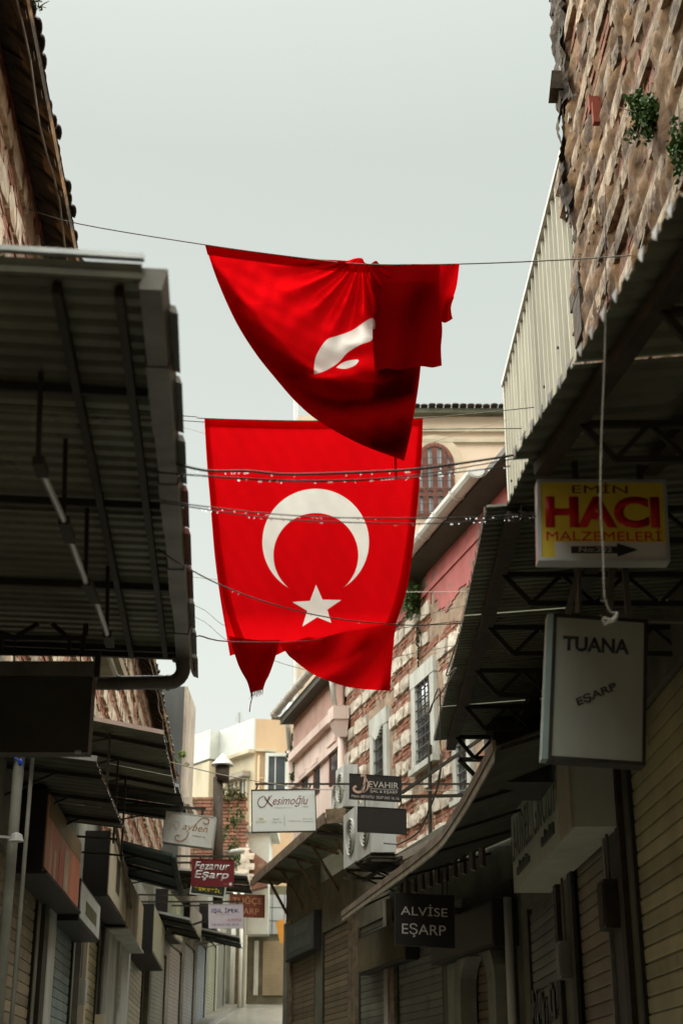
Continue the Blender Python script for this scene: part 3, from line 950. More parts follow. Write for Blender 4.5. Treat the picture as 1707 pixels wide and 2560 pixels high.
nL = Vector((dL.y, -dL.x, 0));
if nL.y > 0: nL = -nL
for s0 in (.55, 1.55):
    zt_ = zT - 2.55
    p_ = C0 + dL * s0; p_.z = zt_ - 2.2
    mb = MB(); mb.obox(p_ + nL * .02, dL * .55, -nL * .1, (0, 0, 2.2)); w_ = mb.build('window', M['glass'], yb)
    mb = MB()
    for a_ in (-.1, .55):
        mb.obox(p_ + dL * a_ + nL * .10, dL * .10, -nL * .2, (0, 0, 2.25))
    mb.obox(p_ + dL * .25 + nL * .06, dL * .05, -nL * .1, (0, 0, 2.2)); mb.obox(p_ + nL * .06 + Vector((0, 0, 1.4)), dL * .55, -nL * .1, (0, 0, .06))
    mb.build('window_frame', M['cream'], w_)
    mb = MB(); mb.obox(p_ + dL * -.22 + nL * .38 + Vector((0, 0, 2.3)), dL * .98, -nL * .4, (0, 0, .22)); mb.build('window_hood', M['greybeige'], w_)
    mb = MB(); mb.obox(p_ + dL * -.12 + nL * .22 + Vector((0, 0, -.2)), dL * .8, -nL * .3, (0, 0, .14)); mb.build('window_sill', M['greybeige'], w_)
for s0 in (3.3, 4.5):
    p_ = C0 + dL * s0; p_.z = zT - 4.9
    mb = MB(); mb.obox(p_ + nL * .42, dL * .55, -nL * .1, (0, 0, 2.0)); mb.build('window', M['glass'], yb)
a_, b_2 = at(668, 1888, 61.9), at(716, 2000, 61.9)
mb = MB(); mb.box(((a_.x + b_2.x) / 2, 62.1, (a_.z + b_2.z) / 2), (b_2.x - a_.x - .1, .5, a_.z - b_2.z - .1)); w_ = mb.build('window', M['glass'], yb)
mb = MB()
for x in (a_.x, b_2.x):
    mb.box((x, 62.0, (a_.z + b_2.z) / 2), (.14, .5, a_.z - b_2.z + .14))
for z_ in (a_.z, b_2.z):
    mb.box(((a_.x + b_2.x) / 2, 62.0, z_), (b_2.x - a_.x + .12, .49, .14))
mb.build('window_frame', M['white'], w_)
mb = MB(); mb.box((a_.x + .36, 61.84, (a_.z + b_2.z) / 2), (.04, .05, a_.z - b_2.z)); mb.build('window_mullion', M['white'], w_)
q = at(630, 1800, 63)
for uu in (541, 610):
    q = at(uu, 1845 if uu < 600 else 1800, 66)
    mb = MB(); mb.lathe((q.x, q.y + .4, zT - .2), [(.55, 0), (.5, .25), (.3, .5), (.05, .6)], 12); mb.build('skylight', M['white'], yb, True)

mb = MB(); q = at(648, 1860, 61.9); mb.tube([(q.x, 61.93, zT - 1.6), (q.x, 61.93, gb + 2)], .05, 8); mb.tube([(q.x + .28, 61.93, zT - 2.6), (q.x + .28, 61.93, gb + 2)], .035, 8); mb.tube([(q.x, 61.93, zT - 2.6), (q.x + .3, 61.93, zT - 2.6)], .035, 8)
mb.build('downpipe', M['yellow'], yb, True)
mb = MB(); q = at(597, 1812, 63.5); mb.tube([(q.x, 63.8, zT - .3), (q.x, 63.8, zT + .75)], .02, 6)
for k in range(4): mb.tube([(q.x - .2 + .03 * k, 63.8, zT + .35 + .11 * k), (q.x + .2 - .03 * k, 63.8, zT + .35 + .11 * k)], .01, 5)
mb.build('aerial', M['zinc'], yb)
mb = MB(); q = C0 + (Rp - C0) * .2; mb.tube([(q.x + .3, q.y - .02, zT - 2.0), (q.x + .9, q.y - .02, zT - 2.15), (q.x + 1.3, q.y - .02, zT - 2.05)], .012, 5)
mb.build('facade_cable', M['cable'], yb)
# lane-end shop front below it
es = thing('shop_front', 'small shop with beige shutter and pale panelled upper floor closing the lane', 'shop', (-2.6, 59, ground(58)))
x0, x1 = at(616, 2400, 58).x, at(740, 2400, 58).x
g58 = ground(58)
mb = MB(); mb.box(((x0 + x1) / 2, 59.5, g58 + 2.2), (x1 - x0, 2.6, 4.4)); mb.build('wall', M['darkplaster'], es)
zp0, zp1 = at(680, 2335, 58).z, at(680, 2235, 58).z
for k in range(4):
    for j in range(3):
        w_ = (x1 - x0) / 4; h_ = (zp1 - zp0) / 3
        mb = MB(); mb.box((x0 + w_ * (k + .5), 58.16, zp0 + h_ * (j + .5)), (w_ - .03, .10, h_ - .03)); mb.build('facing_panel', flat('pale_blue_panel', (0.42, 0.47, 0.50)), es)
zs0, zs1 = at(690, 2488, 58).z, at(690, 2352, 58).z
xs0, xs1 = at(657, 2400, 58).x, at(722, 2400, 58).x
mb = MB(); mb.box(((xs0 + xs1) / 2, 58.15, (zs0 + zs1) / 2), (xs1 - xs0, .06, zs1 - zs0)); shp = mb.build('shutter', M['sh_beige'], es)
mb = MB()
n_ = 26
for k in range(n_):
    z_ = zs0 + (zs1 - zs0) * (k + .5) / n_
    mb.box(((xs0 + xs1) / 2, 58.11, z_), (xs1 - xs0, .03, (zs1 - zs0) / n_ * .7))
stuff(mb.build('shutter_slats', M['sh_beige'], shp))
mb = MB(); mb.box((xs0 - .25, 58.05, (zs0 + zs1) / 2), (.16, .12, zs1 - zs0)); mb.build('door_post', M['dirtywhite'], es)
mb = MB(); q = at(688, 2305, 57)
mb.prism([q, q + Vector((.35, 0, .12)), q + Vector((.35, 0, -.75)), q + Vector((.2, 0, -.8))], (0, .06, 0)); mb.bar(q + Vector((.3, .03, .1)), q + Vector((.3, 1.2, .1)), .04)
tag(mb.build('pennant_sign', flat('orange_board', (0.55, 0.26, 0.04))), 'small orange hanging board in front of the far beige shutter', 'sign')

# ------------------------------------------------------------------ grey smoke-stained building left, brick ruin
gbd = thing('grey_building', 'tall smoke-stained grey plaster building behind the tiled stone building', 'building', (-7, 49, ground(48)))
YG = 48.0
xg1 = at(463, 1740, YG).x; zg = at(470, 1716, YG).z
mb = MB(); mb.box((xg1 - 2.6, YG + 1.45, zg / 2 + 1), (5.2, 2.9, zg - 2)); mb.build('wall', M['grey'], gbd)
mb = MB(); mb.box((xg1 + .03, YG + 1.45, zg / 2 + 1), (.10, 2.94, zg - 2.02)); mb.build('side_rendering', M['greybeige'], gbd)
mb = MB(); mb.box((xg1 + .05, YG + 1.4, at(480, 2005, YG).z), (.5, 3.3, .22)); mb.build('cornice', M['greybeige'], gbd)
foliage('wall_plant', 'bright weed on the eave of the stone building beside the grey building', at(432, 1592, 40), (.2, .2, .35), 160, .05, M['leafbright'], 12)
foliage('wall_plant', 'small bright weed at the foot of the grey building cornice', at(455, 1897, 46), (.25, .2, .22), 120, .05, M['leafbright'], 13)

br = thing('brick_ruin', 'broken brick wall stump with weeds on top behind the tall flue pipe', 'ruin', (-4.5, 57, ground(57)))
YR = 56.4
xa, xb = at(470, 2050, YR).x, at(608, 2050, YR).x
zt1 = at(580, 1995, YR).z
mb = MB(); mb.box(((xa + xb) / 2, YR + .6, (zt1 + 4) / 2), (xb - xa, 1.1, zt1 - 4)); mb.build('wall', M['mortar'], br)
M['brick_ruin'] = mat('ruin_brick', (0.34, 0.15, 0.10), (0.15, 0.085, 0.055), scale=2.2, c3=(0.36, 0.28, 0.20), scale3=1.4, lo3=.57, bump=.5, objrand=.3)
BR = MB(); BR.box((0, 0, 0), (1, 1, 1)); BRM = BR.mesh('brick'); BRM.materials.append(M['brick_ruin'])
rbk = random.Random(9)
z = at(580, 2160, YR).z; n_b = 0
bk = MB()
while z < zt1:
    x = xa + rbk.uniform(-.15, 0)
    while x < xb:
        L = .34
        u_, v_ = proj((x, YR, z))
        if u_ > 555 and n_b < 300:
            piece('brick', BRM, br, Matrix.Translation((x + L / 2, YR + .06 + rbk.uniform(-.03, .03), z + .05)) @ Matrix.Diagonal((L - .03, .2, .10, 1))); n_b += 1
        else:
            bk.box((x + L / 2, YR + .06, z + .05), (L - .03, .2, .10))
        x += L
    z += .135
stuff(bk.build('brick_courses', M['brick_ruin'], br))
# sloping remains to the right, towards the lane
mb = MB()
pA, pB, pC = at(602, 2108, 56.3), at(668, 2156, 56.3), at(602, 2230, 56.3)
mb.prism([pA, pB, at(668, 2215, 56.3), pC], (0, .6, 0)); mb.build('sloping_stump', M['brick_ruin'], br)
for k in range(7):
    q = at(606 + 9 * (k % 2), 2128 + k * 13, 56.22)
    piece('stone', STONES[k % 8], br, Matrix.Translation(q) @ Matrix.Diagonal((.55 + .1 * (k % 2), .16, .24, 1)))
foliage('wall_plant', 'weeds growing along the top of the brick ruin', at(575, 1990, 56.3), (.85, .25, .3), 460, .07, M['moss'], 14)
foliage('wall_plant', 'green shrub hanging beside the flue pipe under the brick ruin', at(583, 2105, 48), (.35, .3, 1.0), 460, .06, M['leaf'], 15)
mb = MB(); q = at(640, 2085, 57); 
g0_, g1_ = at(622, 2082, 57.2), at(672, 2200, 57.2)
mb.obox((g0_.x, 57.2, g1_.z - 2.0), (g1_.x - g0_.x, 0, 0), (0, 2.5, 0), (0, 0, g0_.z - g1_.z + 2.0)); mb.obox((g0_.x - .25, 57.0, g0_.z + .003), (g1_.x - g0_.x + .55, 0, 0), (0, 2.9, 0), (0, 0, .22))
# lower storey of the corner house under the ruin
ch_ = thing('corner_house', 'grey corner house with two pale downpipes under the brick ruin', 'house', (-4.4, 56.5, ground(56)))
h0, h1 = at(500, 2330, 56.0), at(612, 2330, 56.0)
m2 = MB(); m2.box(((h0.x + h1.x) / 2, 56.6, (ground(56) + at(600, 2215, 56).z) / 2), (h1.x - h0.x, 1.1, at(600, 2215, 56).z - ground(56))); m2.build('wall', M['wallplaster'], ch_)
for uu, rr_ in ((585, .09), (604, .07)):
    m2 = MB(); q_ = at(uu, 2300, 55.95); m2.tube([(q_.x, 55.95, ground(56)), (q_.x, 55.95, at(600, 2220, 56).z)], rr_, 10); m2.build('downpipe', M['pipewhite'], ch_, True)
m2 = MB(); q_ = at(595, 2400, 56.0); m2.box((q_.x, 56.03, ground(56) + 1.2), (.14, .1, 2.4)); m2.build('door_post', M['wood'], ch_)
tag(mb.build('gable_end', M['white']), 'white gable end with flat coping in front of the ochre building', 'gable')

# ------------------------------------------------------------------ shops
SL = MB()
pf = [(0, -.5), (.7, -.47), (.85, -.40), (1.0, .30), (.75, .40), (0, .44)]
for yy in (-.5, .5):
    SL.v += [Vector((a, yy, b)) for a, b in pf]
n6 = len(pf)
for i in range(n6):
    j = (i + 1) % n6
    SL.f.append([i, j, n6 + j, n6 + i])
SL.f.append(list(range(n6))[::-1]); SL.f.append(list(range(n6, 2 * n6)))
SLAT = {}
def slat_mesh(key):
    if key not in SLAT:
        me = SL.mesh('slat'); me.materials.append(M[key]); SLAT[key] = me
    return SLAT[key]

def shutter(root, w, y0, y1, ztop, key, out_, pitch=.115, single=True, zbot=None):
    """roller shutter: a backing, two guide rails, slats, a hood box"""
    gz = zbot if zbot is not None else ground((y0 + y1) / 2)
    mb = MB(); mb.wbox(w, y0, y1, out_ - .08, out_ - .005, gz, ztop)
    sh = mb.build('shutter', M[key], root)
    for yy in (y0, y1):
        mb = MB(); mb.wbox(w, yy - .04, yy + .04, out_ - .06, out_ + .05, gz, ztop); mb.build('guide_rail', M['steel'], sh)
    z = gz + .06
    rest = MB()
    while z < ztop - .03:
        p = w.P((y0 + y1) / 2, out_, z)
        L = y1 - y0 - .08
        a = w.ang + (math.pi if w.s < 0 else 0)
        Mx = Matrix.Translation(p) @ Matrix.Rotation(a, 4, 'Z') @ Matrix.Diagonal((.02, L * math.sqrt(1 + w.m ** 2), pitch, 1))
        if single and in_frame(p, 160):
            piece('slat', slat_mesh(key), sh, Mx)
        else:
            add_mesh(rest, slat_mesh(key), Mx)
        z += pitch
    if rest.v:
        stuff(rest.build('slats', M[key], sh))
    return sh

def shop(label, w, y0, y1, key, ztop, wallm='wallplaster', posts=(), zwall=None, single=True, pitch=.115, margin=.15, group=None, inset=-.10):
    root = thing('shop_front', label, 'shop', w.P((y0 + y1) / 2, -.5, ground((y0 + y1) / 2)), group)
    zw = zwall or ztop + 1.6
    g0 = ground((y0 + y1) / 2) - .3
    a, b = y0 + margin, y1 - margin
    mb = MB()
    mb.wbox(w, y0, y1, -1.6, inset - .12, g0, zw)
    mb.wbox(w, y0 + .003, a - .04, inset - .12, 0, g0, zw - .002)
    mb.wbox(w, b + .04, y1 - .003, inset - .12, 0, g0, zw - .002)
    mb.wbox(w, a - .04, b + .04, inset - .12, .0, ztop + .01, zw - .004)
    mb.build('wall', M[wallm], root)
    shutter(root, w, a, b, ztop, key, inset + .05, pitch, single)
    for (p0, p1, oo, m) in posts:
        mb = MB(); mb.wbox(w, p0, p1, -.02, oo, g0, ztop + .25); mb.build('post', M[m], root)
    return root

zl = 2.25 + CZ
shop('shop front with tan slatted shutter behind the white corner pipe', LS, 11.2, 17.1, 'sh_tan', zl, margin=.25, posts=((17.12, 17.35, .05, 'dark'),))
s2 = shop('shop front with teal grey shutter and pale door post below the red picture board', LS, 17.1, 21.6, 'sh_teal', zl + .05, margin=.9, posts=((17.45, 18.15, .06, 'dirtywhite'), (20.9, 21.0, .08, 'zinc')))
s3 = shop('narrow shop front with ochre shutter below the white sign board', LS, 21.6, 24.8, 'sh_ochre', zl + .15, margin=.45, posts=((21.75, 21.95, .08, 'cream'), (24.5, 24.75, .06, 'dark')))
s4 = shop('shop front between two white pillars with faded script lettering', LS, 24.8, 31.0, 'sh_green', zl + .3, margin=.3, posts=((24.95, 26.6, .10, 'dirtywhite'), (26.75, 29.4, .14, 'dirtywhite')), wallm='wallplaster')
lettering('Rayben', LS.P(27.3, .15, 3.05), Vector((0, 0, 1)), Vector((-LS.m, -1, 0)), .95, .55, flat('faded_print', (0.25, 0.25, 0.22)), s4, shear=.35)
shop('shop front with olive green shutter beneath the green cream box sign', LS, 31.0, 36.0, 'sh_olive', 2.6 + CZ + .35, margin=.35)
yy = 36.0
far_keys = ['sh_green', 'sh_brown', 'sh_greygreen', 'sh_bluegrey', 'sh_green', 'sh_greygreen']
far_lab = ['dull green', 'plain brown', 'grey green', 'blue grey', 'dark olive', 'pale grey']
for k, (key, la) in enumerate(zip(far_keys, far_lab)):
    y2 = yy + 3.2
    shop('far shop with %s shutter on the raised kerb, %s from the ruin' % (la, ['sixth', 'fifth', 'fourth', 'third', 'second', 'first'][k]), LF, yy, y2, key, ground(yy) + 2.55, margin=.3, single=False, pitch=.10, zwall=ground(yy) + 4.3)
    yy = y2

zr = 2.15 + CZ
shop('shop front with wide olive shutter beside the dark steel door frame', RS, 7.2, 12.35, 'sh_olive', zr + .75, wallm='darkplaster', margin=.25, pitch=.125, posts=((12.32, 12.5, .05, 'rust'), (12.6, 13.0, .03, 'dark')))
shop('shop front with narrow patched brown shutter under the raised-letter box sign', RS, 12.35, 15.6, 'sh_brown', zr + .15, wallm='darkplaster', margin=.6, pitch=.125, posts=((12.98, 13.06, .06, 'zinc'), (14.96, 15.2, .04, 'steel')))
s8 = shop('shop front with graffitied grey green shutter beside the pale standpipe', RS, 15.6, 19.1, 'sh_greygreen', zr + .05, wallm='darkplaster', margin=.5, pitch=.115, posts=((15.9, 16.08, .05, 'steel'),))
# graffiti strokes, brushed on the slats
gm = flat('grey_graffiti', (0.09, 0.09, 0.08))
rg_ = random.Random(2)
mb = MB()
for k in range(16):
    y0 = 16.4 + .14 * k + rg_.uniform(-.04, .04); z0 = CZ + .75 + rg_.uniform(-.1, .2)
    mb.wbox(RS, y0, y0 + .05, .0, -.018 + .004, z0, z0 + .28)
    mb.wbox(RS, y0, y0 + .13, .0, -.018 + .004, z0 + rg_.choice((0, .26)), z0 + .05 + rg_.choice((0, .26)))
mb.build('graffiti', gm, s8)
mb = MB(); q = RS.P(19.35, .14, 0); mb.tube([(q.x, q.y, .9), (q.x, q.y, 4.05)], .055, 10)
tag(mb.build('standpipe', M['pipewhite'], None, True), 'pale vertical standpipe beside the graffitied shutter', 'pipe')
shop('dark shop front with arched niche past the pale standpipe', RB, 19.1, 22.6, 'sh_brown', zr + .3, wallm='darkplaster', margin=.9, posts=((19.5, 19.9, .04, 'dark'), (21.4, 22.2, .12, 'wallplaster')), zwall=CZ + 3.85)
shop('shop front with grey green shutter behind the dark white-lettered hanging sign', RB, 22.6, 25.8, 'sh_greygreen', zr + .55, wallm='darkplaster', margin=.25, posts=((25.55, 25.78, .05, 'wood'),), zwall=CZ + 3.95)
shop('shop front with olive shutter between brown posts under the valanced awning', RB, 25.8, 28.6, 'sh_greygreen', zr + .85, wallm='darkplaster', margin=.3, posts=((25.85, 26.1, .08, 'greybeige'), (28.3, 28.55, .06, 'wood')), zwall=CZ + 3.9)
shop('shop front with dark brown shutter under the wood-edged awning', RB, 28.6, 31.8, 'sh_brown', zr + 1.1, wallm='darkplaster', margin=.3, posts=((28.65, 28.9, .06, 'wood'),), zwall=CZ + 4.3)
shop('last shop front before the lane bend with grey corner post', RB, 31.8, 35.7, 'sh_brown', zr + 1.5, wallm='darkplaster', margin=.5, posts=((35.45, 35.7, .05, 'wallplaster'), (34.9, 35.1, .05, 'wood')), zwall=ground(36) + 4.6)
# arch niche jamb, pale, on the right
q0, q1 = RB.px(1135, 2460, .25), RB.px(1225, 2460, .25)
mb = MB()
zt_ = CZ + 1.45
pts = [(0, -2)] + [(0.0 + .6 - .6 * math.cos(math.pi * i / 10), .55 * math.sin(math.pi * i / 10)) for i in range(11)] + [(1.2, -2)]
pts_o = [(-.32, -2)] + [(.6 - .92 * math.cos(math.pi * i / 10), .85 * math.sin(math.pi * i / 10)) for i in range(11)] + [(1.52, -2)]
for i in range(len(pts) - 1):
    a, b, c, d = pts_o[i], pts_o[i + 1], pts[i + 1], pts[i]
    F = lambda p_, o_: RB.P(20.05 + p_[0], o_, zt_ + p_[1] * .8)
    mb.hexa([F(a, .0), F(b, .0), F(c, .0), F(d, .0), F(a, .22), F(b, .22), F(c, .22), F(d, .22)])
tag(mb.build('arch_surround', M['wallplaster']), 'pale plaster arch surround of the niche beside the standpipe', 'arch')

# ------------------------------------------------------------------ corrugated canopies
def corrugated(name, A, B, C, D, pitch, depth, m, parent, trapez=True):
    """sheet with corners A,B (street edge, near to far) and D,C (wall edge); ribs run from street to wall"""
    A, B, C, D = map(Vector, (A, B, C, D))
    L = (B - A).length
    n = max(2, round(L / pitch))
    mb = MB()
    up = Vector((0, 0, 1))
    ts = []
    for i in range(n):
        for f, h in (((0, 0), (.32, 0), (.44, 1), (.72, 1), (.84, 0)) if trapez else ((0, 0), (.17, .5), (.33, .93), (.5, 1), (.67, .93), (.83, .5))):
            ts.append(((i + f) / n, h))
    ts.append((1, 0))
    for t, h in ts:
        mb.v.append(A.lerp(B, t) + up * h * depth)
        mb.v.append(D.lerp(C, t) + up * h * depth)
    for i in range(len(ts) - 1):
        mb.f.append([2 * i, 2 * i + 2, 2 * i + 3, 2 * i + 1])
    return mb.build(name, m, parent)

def truss(mb, a, b, drop, w=.04, n=3):
    """small welded truss from a to b hanging by 'drop'"""
    a, b = Vector(a), Vector(b)
    dn = Vector((0, 0, -drop))
    mb.bar(a, b, w)
    mb.bar(a.lerp(b, .12) + dn, b + dn * 1.0, w)
    mb.bar(a, a.lerp(b, .12) + dn, w)
    for i in range(n):
        t0, t1 = .12 + .88 * i / n, .12 + .88 * (i + .5) / n
        mb.bar(a.lerp(b, t0) + dn, a.lerp(b, t1), w * .7)
        mb.bar(a.lerp(b, t1), a.lerp(b, min(1, t1 + .44 / n)) + dn, w * .7)

# left canopy with gutter
HL = 2.87 + CZ
gx = lambda y: -0.375 - 0.075 * y
YL0, YL1 = 4.87, 9.98
lc = thing('corrugated_canopy', 'corrugated metal canopy with box gutter and elbow downpipe, hung on the left stone building', 'canopy', (-1.9, 7.5, HL))
def LCP(y, d, z=0.0):                   # d metres in from the gutter
    return Vector((gx(y) - d, y - .075 * d, HL + z + .02 * d))
for k in range(4):
    a0, a1 = YL0 + (YL1 - YL0) * k / 4, YL0 + (YL1 - YL0) * (k + 1) / 4
    z_ = .012 * (k % 2)
    corrugated('roof_sheet', LCP(a0, .03, .10 + z_), LCP(a1 + .04, .03, .10 + z_), LCP(a1 + .04, 1.32, .10 + z_), LCP(a0, 1.32, .10 + z_), .118, .03, M['sheet'], lc)
# inner, higher sheet over the wall side leaves small gaps of daylight
corrugated('roof_sheet', LCP(YL0 - .3, 1.22, .20), LCP(YL1, 1.22, .20), LCP(YL1, 2.5, .24), LCP(YL0 - .3, 2.5, .24), .13, .04, M['sheet'], lc)
mb = MB(); mb.bar(LCP(YL0 - .02, .02, .145), LCP(YL0 - .02, 2.5, .16), .03, .022); mb.build('edge_flashing', M['galv'], lc)
mb = MB(); mb.bar(LCP(YL0 + .02, 0.03, .10), LCP(YL0 + .02, 2.4, .10), .03, .065); mb.build('edge_beam', M['sheet'], lc)
for d in (.12, .36):
    mb = MB(); mb.bar(LCP(YL0 + .1 + (.9 if d == .4 else 0), d, .06), LCP(YL1 - .02, d, .06), .035, .05); mb.build('purlin', M['steel'], lc)
for k in range(4):
    y = YL0 + 1.0 + k * (YL1 - YL0 - 1.1) / 3
    mb = MB(); mb.bar(LCP(y, .05, .07), LCP(y, 2.2, .07), .03, .04); mb.build('rafter', M['steel'], lc)
# box gutter in lengths
nseg = 8
for k in range(nseg):
    a0, a1 = YL0 + .02 + (YL1 - YL0 - .02) * k / nseg, YL0 + .02 + (YL1 - YL0 - .02) * (k + 1) / nseg
    s_ = .006 * (k % 2)
    mb = MB()
    P = lambda y, d, z: LCP(y, d, z)
    mb.hexa([P(a0, .035 + s_, .03 - s_), P(a0, -.05 - s_, .03 - s_), P(a1 + .03, -.05 - s_, .03 - s_), P(a1 + .03, .035 + s_, .03 - s_),
             P(a0, .05 + s_, .125), P(a0, -.07 - s_, .125), P(a1 + .03, -.07 - s_, .125), P(a1 + .03, .05 + s_, .125)])
    mb.build('gutter_length', M['zinc'], lc)
for k in range(9):
    y = YL0 + .3 + k * .62
    mb = MB(); mb.hexa([LCP(y, -.06, .10), LCP(y, -.103, .088), LCP(y + .52, -.098, .088), LCP(y + .52, -.06, .10),
                        LCP(y, -.04, .14), LCP(y, -.09, .125), LCP(y + .52, -.085, .125), LCP(y + .52, -.04, .14)])
    mb.build('verge_tile', flat('brick_red_trim', (0.22, 0.06, 0.04)) if k in (3, 4, 5) else M['zinc'], lc)
# metal conduit below the sheet; its highlight is put into pale galvanised lengths
tb = [at(105, 1180, 7.0), at(160, 1300, 7.0)]
def rail_pt(u, v):
    k = (HL - .32 - CZ)
    a, b = (u - 853.5) / FPX, (1280. - v) / FPX
    Y = k / ((ST + b * CT) / (CT - b * ST))
    return at(u, v, Y)
for (a, b) in (((108, 1185), (160, 1300)), ((176, 1350), (215, 1455)), ((240, 1502), (268, 1585))):
    mb = MB(); mb.tube([rail_pt(*a), rail_pt(*b)], .016, 8); mb.build('conduit_length', M['galv'], lc)
for (a, b) in (((160, 1300), (176, 1350)), ((215, 1455), (240, 1502)), ((96, 1150), (108, 1185)), ((268, 1585), (276, 1612))):
    mb = MB(); mb.bar(rail_pt(*a), rail_pt(*b), .05, .04); mb.bar(rail_pt(*a), rail_pt(*a) + Vector((-.02, 0, .42)), .02); mb.build('conduit_joint', M['steel'], lc)
# end frame, elbow and downpipe
q = LCP(YL1 - .05, -.03, 0)
e0 = at(455, 1640, YL1 - .02); e1 = at(452, 1690, YL1 - .02)
mb = MB()
el = [e0 + Vector((0, 0, .05)), e0] + [at(459 - 36 * (1 - math.cos(R(t))), 1668 + 38 * math.sin(R(t)), YL1 - .02) for t in range(0, 91, 15)] + [at(300, 1707, YL1), at(238, 1707, YL1 + .03)]
mb.tube(el, .052, 12); dpipe = mb.build('downpipe', M['pipe'], lc, True)
for uu in (297, 400, 420):
    mb = MB(); mb.tube([at(uu - 4, 1707, YL1), at(uu + 4, 1707, YL1)], .058, 12); mb.build('pipe_collar', M['pipe'], dpipe, True)
mb = MB(); mb.tube([at(452, 1655, YL1 - .02), at(455, 1635, YL1 - .02)], .062, 12); mb.build('pipe_collar', M['pipe'], dpipe, True)
mb = MB(); mb.tube([at(238, 1707, YL1 + .03), at(120, 1707, YL1 + .10)], .05, 10); mb.build('pipe_run', M['pipe'], dpipe, True)
mb = MB(); mb.bar(LCP(YL1 + .02, .0, .09), LCP(YL1 + .02, 2.4, .09), .04, .10); mb.build('end_beam', M['steel'], lc)

# trussed frame and the dark sign box hanging below the canopy
YN = 9.2
fr = thing('steel_truss', 'welded steel truss hanging the dark sign box under the left canopy', 'frame', at(100, 1620, YN))
mb = MB()
xa_, xb_ = -3.0, at(213, 1600, YN).x
zA, zB, zC = at(100, 1590, YN).z, at(100, 1628, YN).z, at(100, 1660, YN).z
up_ = LCP(YN, 1.0, .03).z
mb.bar((xa_, YN, zA), (xb_, YN, zA - .02), .035); mb.bar((xa_, YN, zB), (at(248, 1630, YN).x, YN, zB - .02), .03)
for u0, u1 in ((-60, 25), (95, 45), (130, 165)):
    mb.bar((at(u0, 1590, YN).x, YN, up_), (at(u1, 1590, YN).x, YN, zA), .03)
for uu in (5, 175, 210):
    mb.bar((at(uu, 1600, YN).x, YN, zA), (at(uu, 1600, YN).x, YN, zB), .025)
mb.bar((xb_, YN, zA), (xb_, YN, up_), .03)
mb.bar((at(246, 1640, YN).x, YN, zB), (at(246, 1640, YN).x, YN, zC - .09), .035)
mb.build('truss', M['steel'], fr)
for uu in (37, 203):
    mb = MB(); mb.tube([at(uu, 1592, YN - .03), at(uu + 2, 1610, YN - .03), at(uu - 2, 1628, YN - .03), at(uu, 1662, YN - .03)], .006, 5)
    mb.build('chain', M['iron'], fr)
ds = thing('sign_box', 'large dark unlit sign box hanging under the left canopy with steel top rail', 'sign', at(120, 1880, YN))
mb = MB(); a, b = at(236, 1698, YN), at(232, 1886, YN)
mb.obox((-3.05, YN - .06, b.z), (a.x + 3.05, 0, 0), (0, .14, 0), (0, 0, a.z - b.z)); mb.build('panel', M['dark'], ds)
mb = MB(); t0, t1 = at(236, 1662, YN).z, at(236, 1690, YN).z
mb.obox((-3.05, YN - .08, a.z + .002), (at(238, 1690, YN).x + 3.05, 0, 0), (0, .18, 0), (0, 0, t0 - a.z)); mb.build('top_rail', M['zinc'], ds)
mb = MB(); q = at(196, 1880, YN - .07); mb.tube([q - Vector((.018, 0, 0)), q + Vector((.018, 0, 0))], .012, 8); mb.build('spot_lamp', M['white'], ds)

# left lower canopies
def small_canopy(name, label, P1, P2, depth, rise, m, pitch=.09, dep=.02, edge='galv', drops=True, bars=3):
    """street edge P1 (near) to P2 (far), going 'depth' metres towards -x or +x"""
    P1, P2 = Vector(P1), Vector(P2)
    s = -1 if P1.x < 0 else 1
    if depth < 0: s, depth = -s, -depth
    D = Vector((s * depth, 0, rise))
    root = thing(name, label, 'canopy', (P1 + P2) / 2 + D / 2)
    n = max(1, round((P2 - P1).length / 1.1))
    for k in range(n):
        corrugated('roof_sheet', P1.lerp(P2, k / n) + Vector((0, 0, .006 * (k % 2))), P1.lerp(P2, (k + 1) / n) + Vector((0, 0, .006 * (k % 2))),
                   P1.lerp(P2, (k + 1) / n) + D, P1.lerp(P2, k / n) + D, pitch, dep, m, root)
    mb = MB(); mb.bar(P1 + Vector((0, -.012, .02)), P1 + D + Vector((0, -.012, .02)), .02, .05); mb.build('edge_flashing', M[edge], root)
    for k in range(bars):
        t = (k + .5) / bars
        mb = MB(); mb.bar(P1.lerp(P2, t) + Vector((0, 0, -.03)), P1.lerp(P2, t) + D + Vector((0, 0, -.03)), .035, .04)
        q = P1.lerp(P2, t)
        mb.bar(q + D * .45 + Vector((0, 0, -.04)), q + D + Vector((0, 0, -.35)), .022)
        mb.build('bracket', M['steel'], root)
    if drops:
        mb = MB(); r_ = random.Random(4)
        for k in range(int((P2 - P1).length / .11)):
            q = P1.lerp(P2, (k + r_.random()) * .11 / (P2 - P1).length) if (k + 1) * .11 < (P2 - P1).length else P2
            mb.lathe(q + Vector((0, 0, -.008)), [(.002, .012), (.010, 0), (.007, -.009), (.001, -.012)], 6)
        stuff(mb.build('rain_drops', M['drop'], root))
    return root
P1 = at(243, 1903, 13.3); P2 = at(312, 2072, 16.9)
small_canopy('flat_canopy', 'low black canopy with dripping edge above the red picture board', P1, P2, 1.0, .12, M['canvas'], .2, .01)
P1 = at(410, 1836, 16.9); P2 = at(441, 1985, 20.5)
c3_ = small_canopy('ribbed_canopy', 'ribbed metal canopy with pale pink rim below the elbow downpipe', P1, P2, 1.5, .30, M['sheet'], .11, .03, edge='pink')
